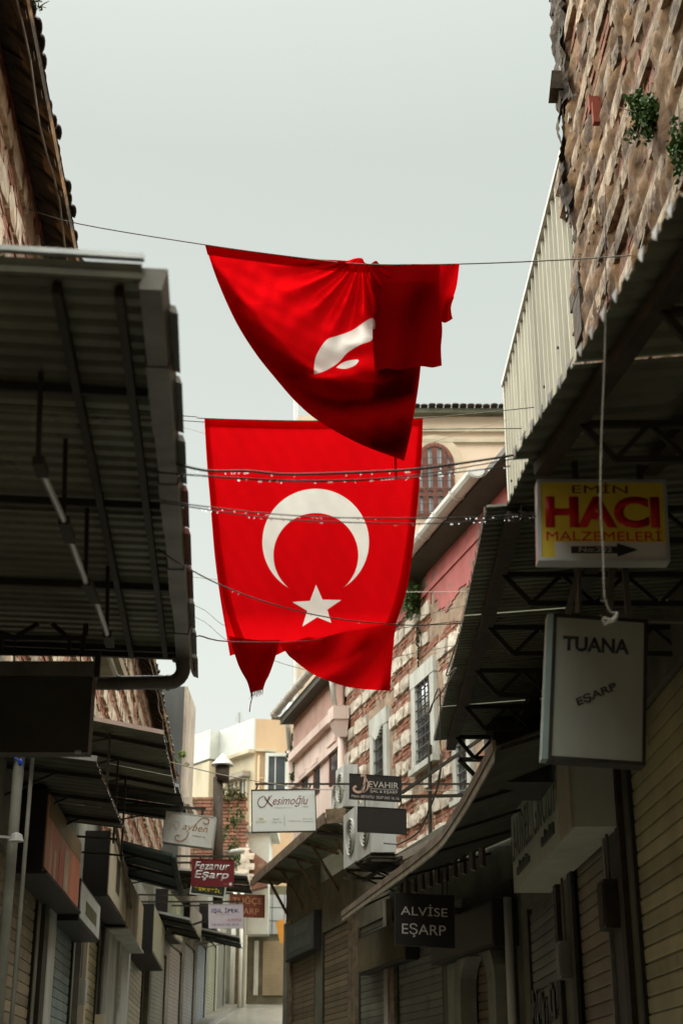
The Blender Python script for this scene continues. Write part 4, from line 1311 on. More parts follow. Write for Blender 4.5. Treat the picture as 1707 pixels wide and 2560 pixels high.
for k in range(3):
    y = 17.2 + k * 1.3
    mb = MB(); mb.bar(LS.P(y, .02, 3.1 + CZ), LS.P(y, .7, 3.05 + CZ), .025); mb.bar(LS.P(y, .65, 3.0 + CZ), LS.P(y, .65, 4.1 + CZ), .025)
    mb.build('support_frame', M['steel'], c3_)
P1 = at(432, 2142, 23.4); P2 = at(452, 2232, 27.6)
c4_ = small_canopy('awning', 'dark green canvas awning with rounded front roll beneath the script lightbox sign', P1, P2, 1.35, .35, M['greencanvas'], .6, .008, edge='greencanvas')
mb = MB(); mb.tube([P1, P2], .05, 8); mb.build('front_roll', M['greencanvas'], c4_, True)
P1 = at(470, 2010, 27.5) ; P2 = at(506, 2110, 33)
small_canopy('flat_canopy', 'black flat canopy with pale flashing high behind the script lightbox sign', at(448, 1968, 22.5), at(478, 2060, 27), 1.7, .25, M['canvas'], .25, .01)
small_canopy('flat_canopy', 'stepped dark canopy over the olive shutter shop', at(475, 2300, 33.5), at(505, 2352, 38), 1.4, .3, M['canvas'], .25, .01)
small_canopy('flat_canopy', 'dark canopy behind the maroon sign at the flue pipe foot', at(618, 2190, 39.0), at(632, 2235, 43.5), 2.3, .2, M['canvas'], .25, .01)
small_canopy('flat_canopy', 'dark green awning over the far blue grey shutter', at(600, 2345, 44.5), at(606, 2372, 49), 1.4, .3, M['greencanvas'], .25, .01)

# pilaster / duct descending behind the frame
mb = MB(); a, b = at(240, 1590, 13.0), at(283, 1700, 15.5)
mb.bar(a, b, .14, .22); mb.bar(a + Vector((.13, 0, 0)), b + Vector((.13, 0, 0)), .06, .1)
mb.bar(a, LW.P(a.y, -.05, a.z), .06); mb.bar(b, LW.P(b.y, -.05, b.z), .06)
tag(mb.build('cable_duct', M['cream']), 'cream boxed duct running along the stone wall behind the steel frame', 'duct')
# corner pipe at the far left
q = at(24, 2200, 13.4)
mb = MB(); mb.tube([(q.x, q.y, .6), (q.x, q.y, 5.3)], .05, 10); mb.tube([(q.x + .10, q.y + .1, .6), (q.x + .10, q.y + .1, 5.0)], .02, 8)
mb.bar((q.x, q.y, 3.0), LS.P(q.y, -.02, 3.0), .03)
tag(mb.build('corner_pipe', M['wallplaster'], None, True), 'white vertical pipe beside the tan slatted shutter', 'pipe')
mb = MB(); q2 = at(52, 1905, 13.1); mb.lathe(q2, [(.008, .03), (.018, .012), (.02, -.02), (.01, -.035)], 8); mb.tube([q2, (q2.x - .15, q2.y, q2.z + .1)], .008, 5)
tag(mb.build('lamp_bulb', flat('blue_glass', (0.01, 0.07, 0.6), .1)), 'tiny blue lamp bulb beside the top of the white corner pipe', 'lamp')
mb = MB(); q2 = at(42, 2095, 13.2); mb.lathe(q2, [(.01, .05), (.05, .03), (.065, -.02), (.07, -.03)], 12); mb.bar(q2, (q2.x - .25, q2.y, q2.z + .02), .02)
tag(mb.build('wall_lamp', M['white']), 'small white lamp shade on the white corner pipe', 'lamp')

# right canopy, two lengths
HR = 3.3 + CZ
def edge_r(u, v):
    a, b = (u - 853.5) / FPX, (1280. - v) / FPX
    return at(u, v, (HR - CZ) / ((ST + b * CT) / (CT - b * ST)))
rc = thing('corrugated_canopy', 'dark corrugated canopy with toothed edge on steel trusses under the crumbling stone wall', 'canopy', (1.9, 9, HR))
E = [edge_r(1700, 500) + (edge_r(1700, 500) - edge_r(1280, 1150)) * .35, edge_r(1700, 500), edge_r(1280, 1150)]
E2 = [edge_r(1217, 1268), edge_r(1160, 1540), edge_r(1085, 1852)]
def wallx(p, o_=.05): return Vector((RW.P(p.y, 0, 0).x - o_, p.y, p.z + .12))
def strip(pa, pb, n, pitch, zoff):
    for k in range(n):
        a, b = pa.lerp(pb, k / n), pa.lerp(pb, (k + 1) / n)
        z_ = Vector((0, 0, zoff + .008 * (k % 2)))
        corrugated('roof_sheet', a + z_, b + z_, wallx(b) + z_, wallx(a) + z_, pitch, .03, M['sheet'], rc)
strip(E[0], E[2], 3, .155, 0)
strip(Vector((E[0].x + .1, -6, E[0].z)), E[0], 6, .155, .01)  # unseen sheets run on behind the camera, added to darken the signs
strip(E[2] + Vector((.10, -.05, .0)), E2[0] + Vector((.12, .06, 0)), 1, .12, .012)
strip(E2[0], E2[1], 2, .09, 0)
strip(E2[1], E2[2], 3, .075, 0)
def edge_glints(pa, pb, pitch, s):  # bright sky glints along the edge, built as pale metal triangles
    mb = MB(); n = round((pb - pa).length / pitch)
    d = (pb - pa).normalized()
    for i in range(n):
        q = pa.lerp(pb, (i + .5) / n)
        wdt = s * (1.5 if i % 5 == 3 else 1)
        n_ = Vector((-.006, 0, 0))
        mb.prism([q - d * wdt * .5 + Vector((-.005, 0, .035)), q + d * wdt * .5 + Vector((-.005, 0, .035)), q + Vector((-.005, 0, -.028 if i % 5 != 3 else .01))], n_)
    stuff(mb.build('edge_glint', M['galv'], rc))
edge_glints(E[1], E[2], .17, .075)
edge_glints(E2[0], E2[1], .19, .05)
edge_glints(E2[1], E2[2], .12, .03)
for d_, m_ in ((.16, 'rust'), (.75, 'steel')):
    for (a, b) in ((E[0], E[2]), (E2[0], E2[1]), (E2[1], E2[2])):
        mb = MB(); o_ = Vector((d_, 0, -.06)); mb.bar(a + o_, b + o_, .09, .07); mb.build('purlin', M[m_], rc)
for k in range(8):
    y = 5.6 + k * 1.15
    if y < 7.4: a = E[0].lerp(E[2], (y - E[0].y) / (E[2].y - E[0].y))
    elif y < E2[1].y: a = E2[0].lerp(E2[1], (y - E2[0].y) / (E2[1].y - E2[0].y))
    else: a = E2[1].lerp(E2[2], (y - E2[1].y) / (E2[2].y - E2[1].y))
    mb = MB(); truss(mb, a + Vector((.18, 0, -.09)), Vector((RW.P(y, 0, 0).x, y, a.z - .09)), .20, .035); mb.build('truss', M['steel'], rc)
mb = MB(); q = E2[2]; truss(mb, q + Vector((.25, .12, -.16)), Vector((RW.P(q.y, 0, 0).x, q.y + .12, q.z - .16)), .16, .04)
mb.build('end_truss', M['steel'], rc)
# bulky dark box below its far end
mb = MB(); a, b = at(1232, 1838, 13.4), at(1372, 1955, 13.4)
mb.obox((a.x, 13.4, b.z), (RS.P(13.4, 0, 0).x - a.x, 0, 0), (0, .9, 0), (0, 0, a.z - b.z + .25))
tag(mb.build('roller_housing', M['steel']), 'bulky black roller housing under the far end of the right canopy', 'housing')

# ------------------------------------------------------------------ valanced awning (right) and wood-edged awning
va = thing('valanced_awning', 'long dark awning with pale scalloped valance curving round the right bend', 'awning', (1.6, 17, 4.2))
vz = lambda y: 2.2 + .03 * y + CZ
def edge_v(u, v):
    a, b = (u - 853.5) / FPX, (1280. - v) / FPX
    k = (ST + b * CT) / (CT - b * ST)
    return at(u, v, 2.2 / (k - .03))
VP = [edge_v(*p) for p in smooth_poly([(1240, 1872), (1175, 1990), (1130, 2062), (1098, 2104), (1030, 2160), (960, 2212), (857, 2289)], 5)]
def rwall(y): return RS.P(y, 0, 0).x if y < 19.05 else RB.P(y, 0, 0).x
for i in range(len(VP) - 1):
    if i % 3 == 0:
        j = min(i + 3, len(VP) - 1)
        seg = VP[i:j + 1]
        mb = MB()
        for a, b in zip(seg[:-1], seg[1:]):
            wa, wb = Vector((rwall(a.y) - .02, a.y, a.z + .45)), Vector((rwall(b.y) - .02, b.y, b.z + .45))
            t = Vector((0, 0, .02))
            mb.hexa([a, b, wb, wa, a + t, b + t, wb + t, wa + t])
        mb.build('roof_panel', M['canvas'], va)
mb = MB(); fr_ = MB()
for a, b in zip(VP[:-1], VP[1:]):
    d = (b - a); nrm_ = Vector((-d.y, d.x, 0)).normalized()
    if nrm_.x > 0: nrm_ = -nrm_
    mb.hexa([a + Vector((0, 0, -.02)), b + Vector((0, 0, -.02)), b + nrm_ * .03 + Vector((0, 0, -.02)), a + nrm_ * .03 + Vector((0, 0, -.02)),
             a + Vector((0, 0, .07)), b + Vector((0, 0, .07)), b + nrm_ * .03 + Vector((0, 0, .07)), a + nrm_ * .03 + Vector((0, 0, .07))])
    n = max(1, round(d.length / .10))
    for k in range(n):
        p_, q_ = a.lerp(b, k / n) + nrm_ * .012, a.lerp(b, (k + 1) / n) + nrm_ * .012
        z0 = Vector((0, 0, -.02))
        fr_.prism([p_ + z0, q_ + z0, q_ + z0 * 4, p_.lerp(q_, .5) + z0 * 5.6, p_ + z0 * 4], nrm_ * .008)
mb.build('fascia', M['wood'], va)
stuff(fr_.build('valance', M['fringe'], va))
for i in range(0, len(VP), 6):
    a = VP[i]; mb = MB(); mb.bar(a + Vector((.03, 0, .0)), Vector((rwall(a.y), a.y, a.z + .36)), .03)
    mb.build('awning_arm', M['steel'], va)
# lumber and grey sheets standing on its roof
mb = MB()
for k in range(11):
    y = 19.6 + k * .42
    x = RB.P(y, .42, 0).x; z_ = vz(y) + .30
    mb.obox((x, y, z_ - .2), (.06, .18, 0), (.05, -.02, 0), (0, 0, .55 + .12 * math.sin(k * 2.1)))
mb.bar((RB.P(19.4, .45, 0).x, 19.4, vz(19.4) + .70), (RB.P(24.6, .45, 0).x, 24.6, vz(24.6) + .66), .05, .12)
tag(mb.build('stored_boards', M['greybeige']), 'row of grey boards propped on the valanced awning against the striped wall', 'boards')

wa = thing('wood_awning', 'dark pitched awning with weathered wooden edge boards under the pink building', 'awning', (-.6, 31, 5.6))
A1, A2 = at(815, 2046, 26.5), at(634, 2205, 38.0)
A1.z, A2.z = at(815, 2046, 26.5).z, at(634, 2205, 38.0).z
W1_, W2_ = Vector((RB.P(27.6, 0, 0).x, 27.6, A1.z - .1)), Vector((RB.P(36.8, .0, 0).x, 36.8, A2.z - .25))
nn = 6
for k in range(nn):
    corrugated('roof_sheet', A1.lerp(A2, k / nn), A1.lerp(A2, (k + 1) / nn), W1_.lerp(W2_, (k + 1) / nn), W1_.lerp(W2_, k / nn), .22, .03, M['sheet'], wa, False)
for k in range(4):
    a, b = A1.lerp(A2, k / 4), A1.lerp(A2, (k + 1) / 4 - .004)
    mb = MB(); mb.bar(a + Vector((-.03, -.02, .0)), b + Vector((-.03, -.02, .0)), .04, .20); mb.build('edge_board', M['wood'], wa)
mb = MB(); e_ = Vector((RB.P(26.4, 0.1, 0).x, 26.4, A1.z)); mb.bar(A1 + Vector((0, -.06, .02)), Vector((A1.x + .36, 26.45, A1.z + .05)), .05, .26); mb.build('end_board', M['wood'], wa)
for k in range(5):
    a, b = A1.lerp(A2, (k + .3) / 5), W1_.lerp(W2_, (k + .3) / 5)
    mb = MB(); mb.bar(a + Vector((0, 0, -.06)), b + Vector((0, 0, -.06)), .06); mb.bar(a.lerp(b, .3) + Vector((0, 0, -.08)), b + Vector((0, 0, -.8)), .05); mb.build('bracket', M['wood'], wa)
mb = MB(); q = at(790, 2080, 27.5); mb.tube([q, q + Vector((.35, .02, -.06)), Vector((RB.P(27.5, 0, 0).x, 27.5, q.z - .1))], .05, 8)
mb.build('waste_pipe', M['pipe'], wa, True)

# ------------------------------------------------------------------ signs
def signboard(name, label, px, Y, th=.08, face='white', frame='alu', fw=.03, cat='sign', dY=0.0, root_only=False):
    """px = TL, TR, BR, BL photo corners; the board stands at distance Y facing down the lane"""
    TL, TR, BR_, BL = [at(u, v, Y + (dY if i in (1, 2) else 0)) for i, (u, v) in enumerate(px)]
    ex = ((TR - TL) + (BR_ - BL)) / 2
    ey = ((TL - BL) + (TR - BR_)) / 2
    c = (TL + TR + BR_ + BL) / 4
    bl = c - ex / 2 - ey / 2
    n_ = ex.cross(ey).normalized()
    if n_.y > 0: n_ = -n_
    root = thing(name, label, cat, c - ey / 2)
    mb = MB(); mb.obox(bl - n_ * th, ex, ey, n_ * th * .96); mb.build('casing', M[frame], root)
    mb = MB()
    xh, yh = ex.normalized(), ey.normalized()
    mb.obox(bl + xh * fw + yh * fw, ex - xh * 2 * fw, ey - yh * 2 * fw, n_ * .004); fc = mb.build('face', M[face] if isinstance(face, str) else face, root)
    mb = MB()
    for o_, a, b in ((bl, ex, yh * fw), (bl + ey - yh * fw, ex, yh * fw), (bl + yh * fw, xh * fw, ey - yh * 2 * fw), (bl + ex - xh * fw + yh * fw, xh * fw, ey - yh * 2 * fw)):
        mb.obox(o_, a, b, n_ * .012)
    mb.build('frame', M[frame], root)
    return root, fc, (bl + n_ * .004, ex, ey)

def put(fr, body, x, y, w, h, m, parent, **k):
    bl, ex, ey = fr
    return lettering(body, bl + ex * x + ey * y, ex, ey, ex.length * w, ey.length * h, m, parent, **k)

def panel(fr, x, y, w, h, m, parent, nm, out_=.002):
    bl, ex, ey = fr
    n_ = ex.cross(ey).normalized()
    mb = MB(); mb.obox(bl + ex * x + ey * y, ex * w, ey * h, n_ * out_); return mb.build(nm, m, parent)

def hanger(root, pts, w=.03, m='steel', nm='bracket'):
    for a, b in pts:
        mb = MB(); mb.bar(a, b, w); mb.build(nm, M[m], root)

RED, YEL = flat('print_red', (0.62, 0.012, 0.01)), flat('print_yellow', (0.60, 0.43, 0.03))
BLK, DRK = flat('print_black', (0.02, 0.018, 0.016)), flat('print_dark_red', (0.13, 0.02, 0.02))
M['yellowface'] = mat('dirty_yellow_face', (0.82, 0.62, 0.05), (0.68, 0.50, 0.05), scale=2.5, c3=(0.30, 0.22, 0.04), scale3=3.0, lo3=.58, stretch=(1, 1, .16), rough=.5)
# EMIN HACI MALZEMELERI
sg, fc, fr = signboard('sign_box', 'yellow aluminium framed sign box with big red letters and black arrow, dark right canopy above', ((1336, 1197), (1668, 1203), (1668, 1402), (1350, 1405)), 7.5, .10, 'yellowface', 'alu', .018)
panel(fr, .13, .03, .84, .20, flat('print_white', (0.66, 0.66, 0.62)), fc, 'print_panel')
put(fr, 'EMİN', .27, .83, .43, .13, DRK, fc)
put(fr, 'HACI', .06, .40, .88, .39, RED, fc, bold=.045)
put(fr, 'MALZEMELERİ', .065, .245, .88, .15, RED, fc)
bl, ex, ey = fr
nn_ = ex.cross(ey).normalized()
mb = MB(); mb.prism([bl + ex * a + ey * b + nn_ * .004 for a, b in ((.25, .09), (.60, .09), (.60, .05), (.76, .135), (.60, .215), (.60, .175), (.25, .175))], nn_ * .002); mb.build('arrow', BLK, fc)
put(fr, 'No:202', .31, .105, .25, .055, flat('print_pale', (0.55, 0.55, 0.5)), fc, out=.009)
hanger(sg, [(bl + ex * .3 + ey, bl + ex * .3 + ey + Vector((0, .0, .16))), (bl + ex * .8 + ey, bl + ex * .8 + ey + Vector((0, 0, .16)))])
# TUANA ESARP
sg, fc, fr = signboard('sign_box', 'tall grey sign box with dark slanted lettering below the yellow sign box', ((1383, 1533), (1617, 1552), (1612, 1912), (1368, 1900)), 8.4, .14, flat('dull_grey_face', (0.40, 0.42, 0.35)) and 'dull_grey_face', 'steel', .02)
bl, ex, ey = fr
mb = MB(); nn_ = ex.cross(ey).normalized(); mb.obox(bl - ex.normalized() * .035, ex.normalized() * .036, ey, nn_ * -.12); mb.build('side_trim', flat('grey_green_metal', (0.30, 0.40, 0.36)), sg)
put(fr, 'TUANA', .11, .745, .70, .105, flat('print_charcoal', (0.045, 0.05, 0.045)), fc, bold=.035)
d_ = (ex.normalized() * .82 + ey.normalized() * .42).normalized(); u_ = (ey.normalized() * .93 - ex.normalized() * .38).normalized()
lettering('EŞARP', bl + ex * .30 + ey * .355, d_, u_, ex.length * .46, .062, M['print_charcoal'], fc, bold=.03)
tr = MB()
q = bl + ex * .5 + ey
for s_ in (-.35, .1, .3):
    tr.bar(q + ex * s_, q + ex * (s_ * .5 + .15) + Vector((0, 0, .62)), .035)
tr.tube([q + Vector((.02, 0, .1)), q + Vector((.12, 0, .35)), q + Vector((.10, 0, .52)), q + Vector((-.05, 0, .55)), q + Vector((-.12, 0, .30)), q + Vector((-.13, 0, .02))], .022, 6)
tr.bar(q, (RS.P(8.4, 0, 0).x, 8.5, q.z), .04)
tr.build('bracket', M['zinc'], sg)
# raised-letter fascia box on the right
gsn = thing('fascia_box', 'white box fascia with raised dark vertical lettering above the brown patched shutter', 'sign', RS.P(14.5, .3, CZ + 2.1))
mb = MB(); mb.wbox(RS, 12.4, 16.6, .0, .40, CZ + 2.15, CZ + 2.98); cas = mb.build('casing', flat('box_white', (0.58, 0.59, 0.47)), gsn)
mb = MB(); mb.wbox(RS, 12.4, 13.05, .402, .43, CZ + 2.15, CZ + 2.98); mb.build('end_strip', M['cream'], gsn)
yr = Vector((-RS.m, -1, 0)).normalized()
zz_ = Vector((0, 0, 1))
lettering('LAUREL GROUP', RS.P(16.45, .405, CZ + 2.44), yr, zz_, 3.35, .42, flat('raised_letter', (0.10, 0.11, 0.09)), gsn, out=.025)
for y0, y1 in ((15.2, 16.2), (13.5, 14.2)):
    mb = MB(); mb.wbox(RS, y0, y1, .40, .406, CZ + 2.31, CZ + 2.33)
    y = y0
    while y < y1:
        mb.wbox(RS, y, y + .07, .40, .42, CZ + 2.28, CZ + 2.28 + .09 * (1 + .4 * math.sin(y * 23))); y += .10
    stuff(mb.build('small_lettering', M['raised_letter'], gsn))
# dim rows of fascia boards further on
def fascia(label, w, y0, y1, o_, z0, z1, face, patches=(), name='fascia_sign', lip=None, tz=0.0):
    root = thing(name, label, 'sign', w.P((y0 + y1) / 2, o_ / 2, z0))
    mb = MB(); mb.wbox(w, y0, y1, -.01, o_, z0, z1, tz); mb.build('casing', M['signblack'], root)
    mb = MB(); mb.wbox(w, y0 + .04, y1 - .04, o_ - .01, o_ + .012, z0 + .04, z1 - .04, tz); fc_ = mb.build('face', face, root)
    for (a, b, c, d, m) in patches:
        mb = MB()
        ya, yb_ = y0 + (y1 - y0) * a, y0 + (y1 - y0) * b
        za_, zb_ = z0 + (z1 - z0) * c, z0 + (z1 - z0) * d
        mb.wbox(w, ya, yb_, o_ + .0, o_ + .016, za_ + tz * a, zb_ + tz * a, tz * (b - a)); mb.build('print_panel', m, fc_)
    if lip:
        mb = MB(); mb.wbox(w, y0, y1, -.01, o_ + .05, z0 - .03, z0, tz); mb.build('lip', M[lip], root)
    return root
picm = mat('picture_print', (0.72, 0.20, 0.13), (0.50, 0.26, 0.13), scale=1.4, c3=(0.78, 0.52, 0.42), scale3=1.5, lo3=0.54, stretch=(1, 2.2, 0.45), rough=.5)
f1 = fascia('red brown picture board leaning out over the teal grey shutter', LS, 14.7, 18.05, .30, CZ + 2.12, CZ + 2.92, picm, ((.50, .62, .06, .62, flat('print_blush', (0.80, 0.60, 0.50))), (.22, .28, .04, .40, M['print_blush']), (.36, .42, .03, .50, flat('print_coral', (0.75, 0.24, 0.18))), (.04, .98, .70, .98, flat('print_umber', (0.30, 0.20, 0.09)))), lip='steel')
f2 = fascia('white board with dark green stripe above the ochre shutter', LS, 18.1, 20.7, .32, CZ + 2.02, CZ + 2.52, M['white'], ((.25, .80, .30, .62, flat('dark_olive_print', (0.10, 0.10, 0.04))),))
f3 = fascia('cream light box picturing scarves with a pole across it', LS, 21.2, 24.75, .36, CZ + 2.70, CZ + 3.62, M['cream'],
            ((.35, .55, .25, .80, flat('dark_scarf_print', (0.07, 0.06, 0.04))), (.58, .85, .15, .88, mat('scarf_print', (0.5, 0.46, 0.34), (0.22, 0.2, 0.13), scale=2.2, stretch=(1, 2.5, .4)))))
mb = MB(); mb.bar(LS.P(20.4, .42, CZ + 3.9), LS.P(25.0, .42, CZ + 3.0), .05); mb.build('pole', M['wood'], f3)
f4 = fascia('brown and cream pictured light box next to the scarf light box', LS, 24.85, 29.0, .36, CZ + 2.66, CZ + 3.52, mat('pictured_print', (0.50, 0.42, 0.26), (0.20, 0.15, 0.09), scale=1.2, c3=(0.48, 0.22, 0.14), scale3=.9, lo3=.6, stretch=(1, 1.6, .5)), (), lip='dirtywhite')
fascia('greenish cream box sign on the far side of the pictured light box', LS, 30.2, 34.6, .5, CZ + 2.75, CZ + 3.7, flat('green_cream', (0.36, 0.36, 0.22)))
fascia('teal smeared picture sign above the plain brown far shutter', LF, 36.4, 39.6, .3, ground(37) + 2.8, ground(37) + 3.8, mat('teal_print', (0.36, 0.36, 0.22), (0.13, 0.2, 0.15), scale=1.0))
fascia('small olive fascia sign above the far grey green shutter', LF, 41, 44.0, .3, ground(42) + 2.8, ground(42) + 3.5, flat('olive_face', (0.26, 0.24, 0.12)))
fascia('narrow pale fascia sign above the far blue grey shutter', LF, 46, 49.0, .35, ground(47) + 2.9, ground(47) + 3.5, M['dirtywhite'])
dimm = flat('dim_green_face', (0.055, 0.07, 0.06)); smg = flat('smudged_print', (0.10, 0.115, 0.10))
fascia('dim green smudged fascia below the wood-edged awning', RB, 31.6, 34.8, .16, CZ + 2.95, CZ + 3.75, dimm, [(.1 + .07 * k, .14 + .07 * k, .2, .38 + .06 * (k % 3), smg) for k in range(11)] + [(.2 + .06 * k, .23 + .06 * k, .58, .8, smg) for k in range(8)])
fascia('dim brown yellow fascia above the grey green shutter of the lettered hanging sign', RB, 24.2, 27.4, .20, CZ + 2.10, CZ + 2.75, mat('brown_yellow_print', (0.11, 0.085, 0.03), (0.05, 0.04, 0.02), scale=1.6))
fascia('dark fascia with tall thin letters above the arched niche', RB, 19.4, 22.3, .32, CZ + 1.85, CZ + 2.45, flat('dark_brown_face', (0.06, 0.05, 0.035)))
mb = MB(); mb.tube([RB.P(20.6, 1.15, CZ + 2.55), RB.P(20.6, 1.1, CZ + 2.52), RB.P(20.9, .2, CZ + 2.44)], .05, 8); mb.bar(RB.P(20.8, .5, CZ + 2.45), RB.P(20.8, .5, CZ + 2.95), .02); mb.bar(RB.P(20.9, .2, CZ + 2.44), RB.P(20.9, -.02, CZ + 2.44), .03)
tag(mb.build('waste_pipe', M['pipe'], None, True), 'short grey waste pipe under the valanced awning', 'pipe')

# ALVISE ESARP
sg, fc, fr = signboard('hanging_sign', 'black hanging sign with two lines of white capitals under the valanced awning', ((985, 2232), (1137, 2238), (1135, 2372), (988, 2362)), 19.5, .06, 'signblack', 'steel', .012)
WH = flat('print_white_letter', (0.68, 0.69, 0.66))
put(fr, 'ALVİSE', .10, .58, .78, .22, WH, fc)
put(fr, 'EŞARP', .12, .17, .73, .26, WH, fc)
bl, ex, ey = fr
hanger(sg, [(bl + ey + ex * .2, bl + ey + ex * .2 + Vector((0, 0, .38))), (bl + ey + ex * .8, bl + ey + ex * .8 + Vector((0, 0, .38)))], .02)
# JEVAHIR
sg, fc, fr = signboard('hanging_sign', 'black hanging sign with gold swash initial and phone number on a long arm', ((873, 1934), (1003, 1941), (1004, 2005), (872, 1996)), 22.0, .06, 'signblack', 'signblack', .008)
GOLD = flat('print_rose_gold', (0.58, 0.40, 0.30))
PAL = flat('print_silver', (0.50, 0.47, 0.42))
put(fr, 'EVAHIR', .38, .50, .56, .24, PAL, fc)
put(fr, 'ŞAL & EŞARP', .40, .27, .52, .14, PAL, fc)
put(fr, 'Metin BEYATLI  0537 043 16 16', .05, .06, .90, .11, PAL, fc)
panel(fr, .40, .44, .52, .015, PAL, fc, 'rule', .006)
stroke([(.22, .93), (.30, .93), (.29, .60), (.26, .36), (.18, .27), (.10, .33), (.09, .45), (.14, .50)], fr, .035, GOLD, fc, 'swash')
stroke([(.30, .90), (.36, .68), (.36, .45), (.29, .30), (.24, .34), (.28, .55), (.32, .72)], fr, .014, GOLD, fc, 'leaf_emblem')
stroke([(.29, .30), (.34, .42), (.35, .60)], fr, .010, GOLD, fc, 'leaf_emblem')
bl, ex, ey = fr
arm = Vector((RB.P(22.4, 0, 0).x - .7, 22.3, bl.z + .02)); aw_ = SW.P(21.5, .0, 0)
hanger(sg, [(bl + ex + ey * .2, Vector((SW.P(22.2, -.02, 0).x, 22.2, bl.z + .1))), (bl + ex + ey * .35, Vector((SW.P(21.2, -.02, 0).x, 21.2, bl.z + 1.35)))], .045)
s2_, fc2, fr2 = signboard('hanging_sign', 'blank black hanging board below the gold swash sign', ((893, 2016), (1016, 2022), (1016, 2086), (893, 2078)), 22.0, .06, 'signblack', 'signblack', .008)
b2, e2x, e2y = fr2
hanger(s2_, [(b2 + e2y + e2x * .15, bl + ex * .3), (b2 + e2y + e2x * .85, bl + ex * 1.0)], .015)
# KESIMOGLU
M['paleface'] = mat('pale_sign_face', (0.70, 0.74, 0.71), (0.64, 0.69, 0.65), scale=.8, rough=.4, stretch=(1, 1, .3))
sg, fc, fr = signboard('hanging_sign', 'white hanging sign with brown flowing script name and small logos on a horizontal bar', ((627, 1974), (790, 1972), (791, 2079), (630, 2082)), 24.0, .05, 'paleface', 'steel', .016)
BRN = flat('print_brown', (0.20, 0.06, 0.05)); GRY = flat('print_grey', (0.33, 0.34, 0.33)); OLV = flat('print_olive', (0.50, 0.50, 0.28))
put(fr, 'esimoğlu', .33, .58, .55, .27, BRN, fc, shear=.45)
stroke([(.13, .80), (.10, .70), (.13, .60), (.20, .60), (.25, .72), (.28, .84)], fr, .014, BRN, fc, 'swash')
stroke([(.21, .82), (.26, .70), (.33, .60)], fr, .018, BRN, fc, 'swash'); stroke([(.13, .80), (.20, .84), (.24, .72)], fr, .008, BRN, fc, 'swash')
stroke([(.32, .86), (.27, .76), (.24, .70)], fr, .009, BRN, fc, 'swash')
put(fr, 'MENSUCAT A.Ş.', .36, .545, .27, .035, GRY, fc); put(fr, '1954', .78, .56, .10, .04, GRY, fc, shear=.3)
panel(fr, .505, .14, .006, .25, GRY, fc, 'rule', .005)
put(fr, 'EŞARP', .33, .28, .10, .04, GRY, fc); put(fr, 'YAZMA - ŞAL', .30, .21, .17, .04, GRY, fc)
put(fr, 'ŞAL ve FIRE', .79, .28, .15, .035, GRY, fc); put(fr, 'MALZEMELERİ', .79, .225, .16, .035, GRY, fc)
put(fr, 'SAREY', .07, .22, .17, .055, OLV, fc); put(fr, 'Almina', .57, .24, .18, .03, OLV, fc, shear=.4)
bl, ex, ey = fr
mb = MB(); mb.prism([bl + ex * a + ey * b + ex.cross(ey).normalized() * .003 for a, b in ((.12, .30), (.18, .30), (.19, .35), (.165, .32), (.15, .36), (.135, .32), (.11, .35))], ex.cross(ey).normalized() * .002); mb.build('crown_emblem', OLV, fc)
zb_ = at(700, 1960, 24).z
hanger(sg, [(Vector((at(638, 1960, 24).x, 24.0, zb_)), Vector((SW.P(24.0, -.02, 0).x, 24.0, zb_))), (bl + ey + ex * .08, Vector(((bl + ex * .08).x, 24.0, zb_))), (bl + ey + ex * .9, Vector(((bl + ex * .9).x, 24.0, zb_)))], .03)
# RAYBEN lightbox
M['boxface'] = mat('stained_lightbox_face', (0.66, 0.68, 0.64), (0.52, 0.52, 0.47), scale=1.2, c3=(0.34, 0.28, 0.18), scale3=1.6, lo3=.62, rough=.45, stretch=(1, 1, .12))
sg, fc, fr = signboard('lightbox_sign', 'stained white lightbox sign with curling brown script word on the left side', ((416, 2026), (540, 2044), (531, 2120), (406, 2106)), 24.0, .22, 'boxface', 'dirtywhite', .012)
GB = flat('print_golden_brown', (0.34, 0.19, 0.08))
put(fr, 'ayben', .37, .40, .50, .30, GB, fc, shear=.3)
stroke([(.58, .52), (.66, .78), (.76, .93), (.86, .90), (.87, .78), (.80, .74), (.77, .80)], fr, .014, GB, fc, 'swash')
stroke([(.50, .42), (.46, .22), (.36, .10), (.26, .13), (.25, .24), (.33, .27)], fr, .014, GB, fc, 'swash')
stroke([(.12, .42), (.18, .60), (.24, .46), (.30, .62), (.22, .72), (.14, .66), (.10, .55)], fr, .010, OLV, fc, 'flower_emblem')
put(fr, 'eşarp', .58, .29, .26, .05, GB, fc)
bl, ex, ey = fr
hanger(sg, [(bl + ey + ex * .72 + Vector((0, .08, 0)), bl + ey + ex * .72 + Vector((0, .08, .13))), (bl + ey + ex * .3 + Vector((0, .08, 0)), bl + ey + ex * .3 + Vector((0, .08, .13))),
            (bl + ey + ex * .78 + Vector((0, .08, .13)), Vector((LS.P(24.1, -.02, 0).x, 24.1, (bl + ey).z + .12)))], .04)
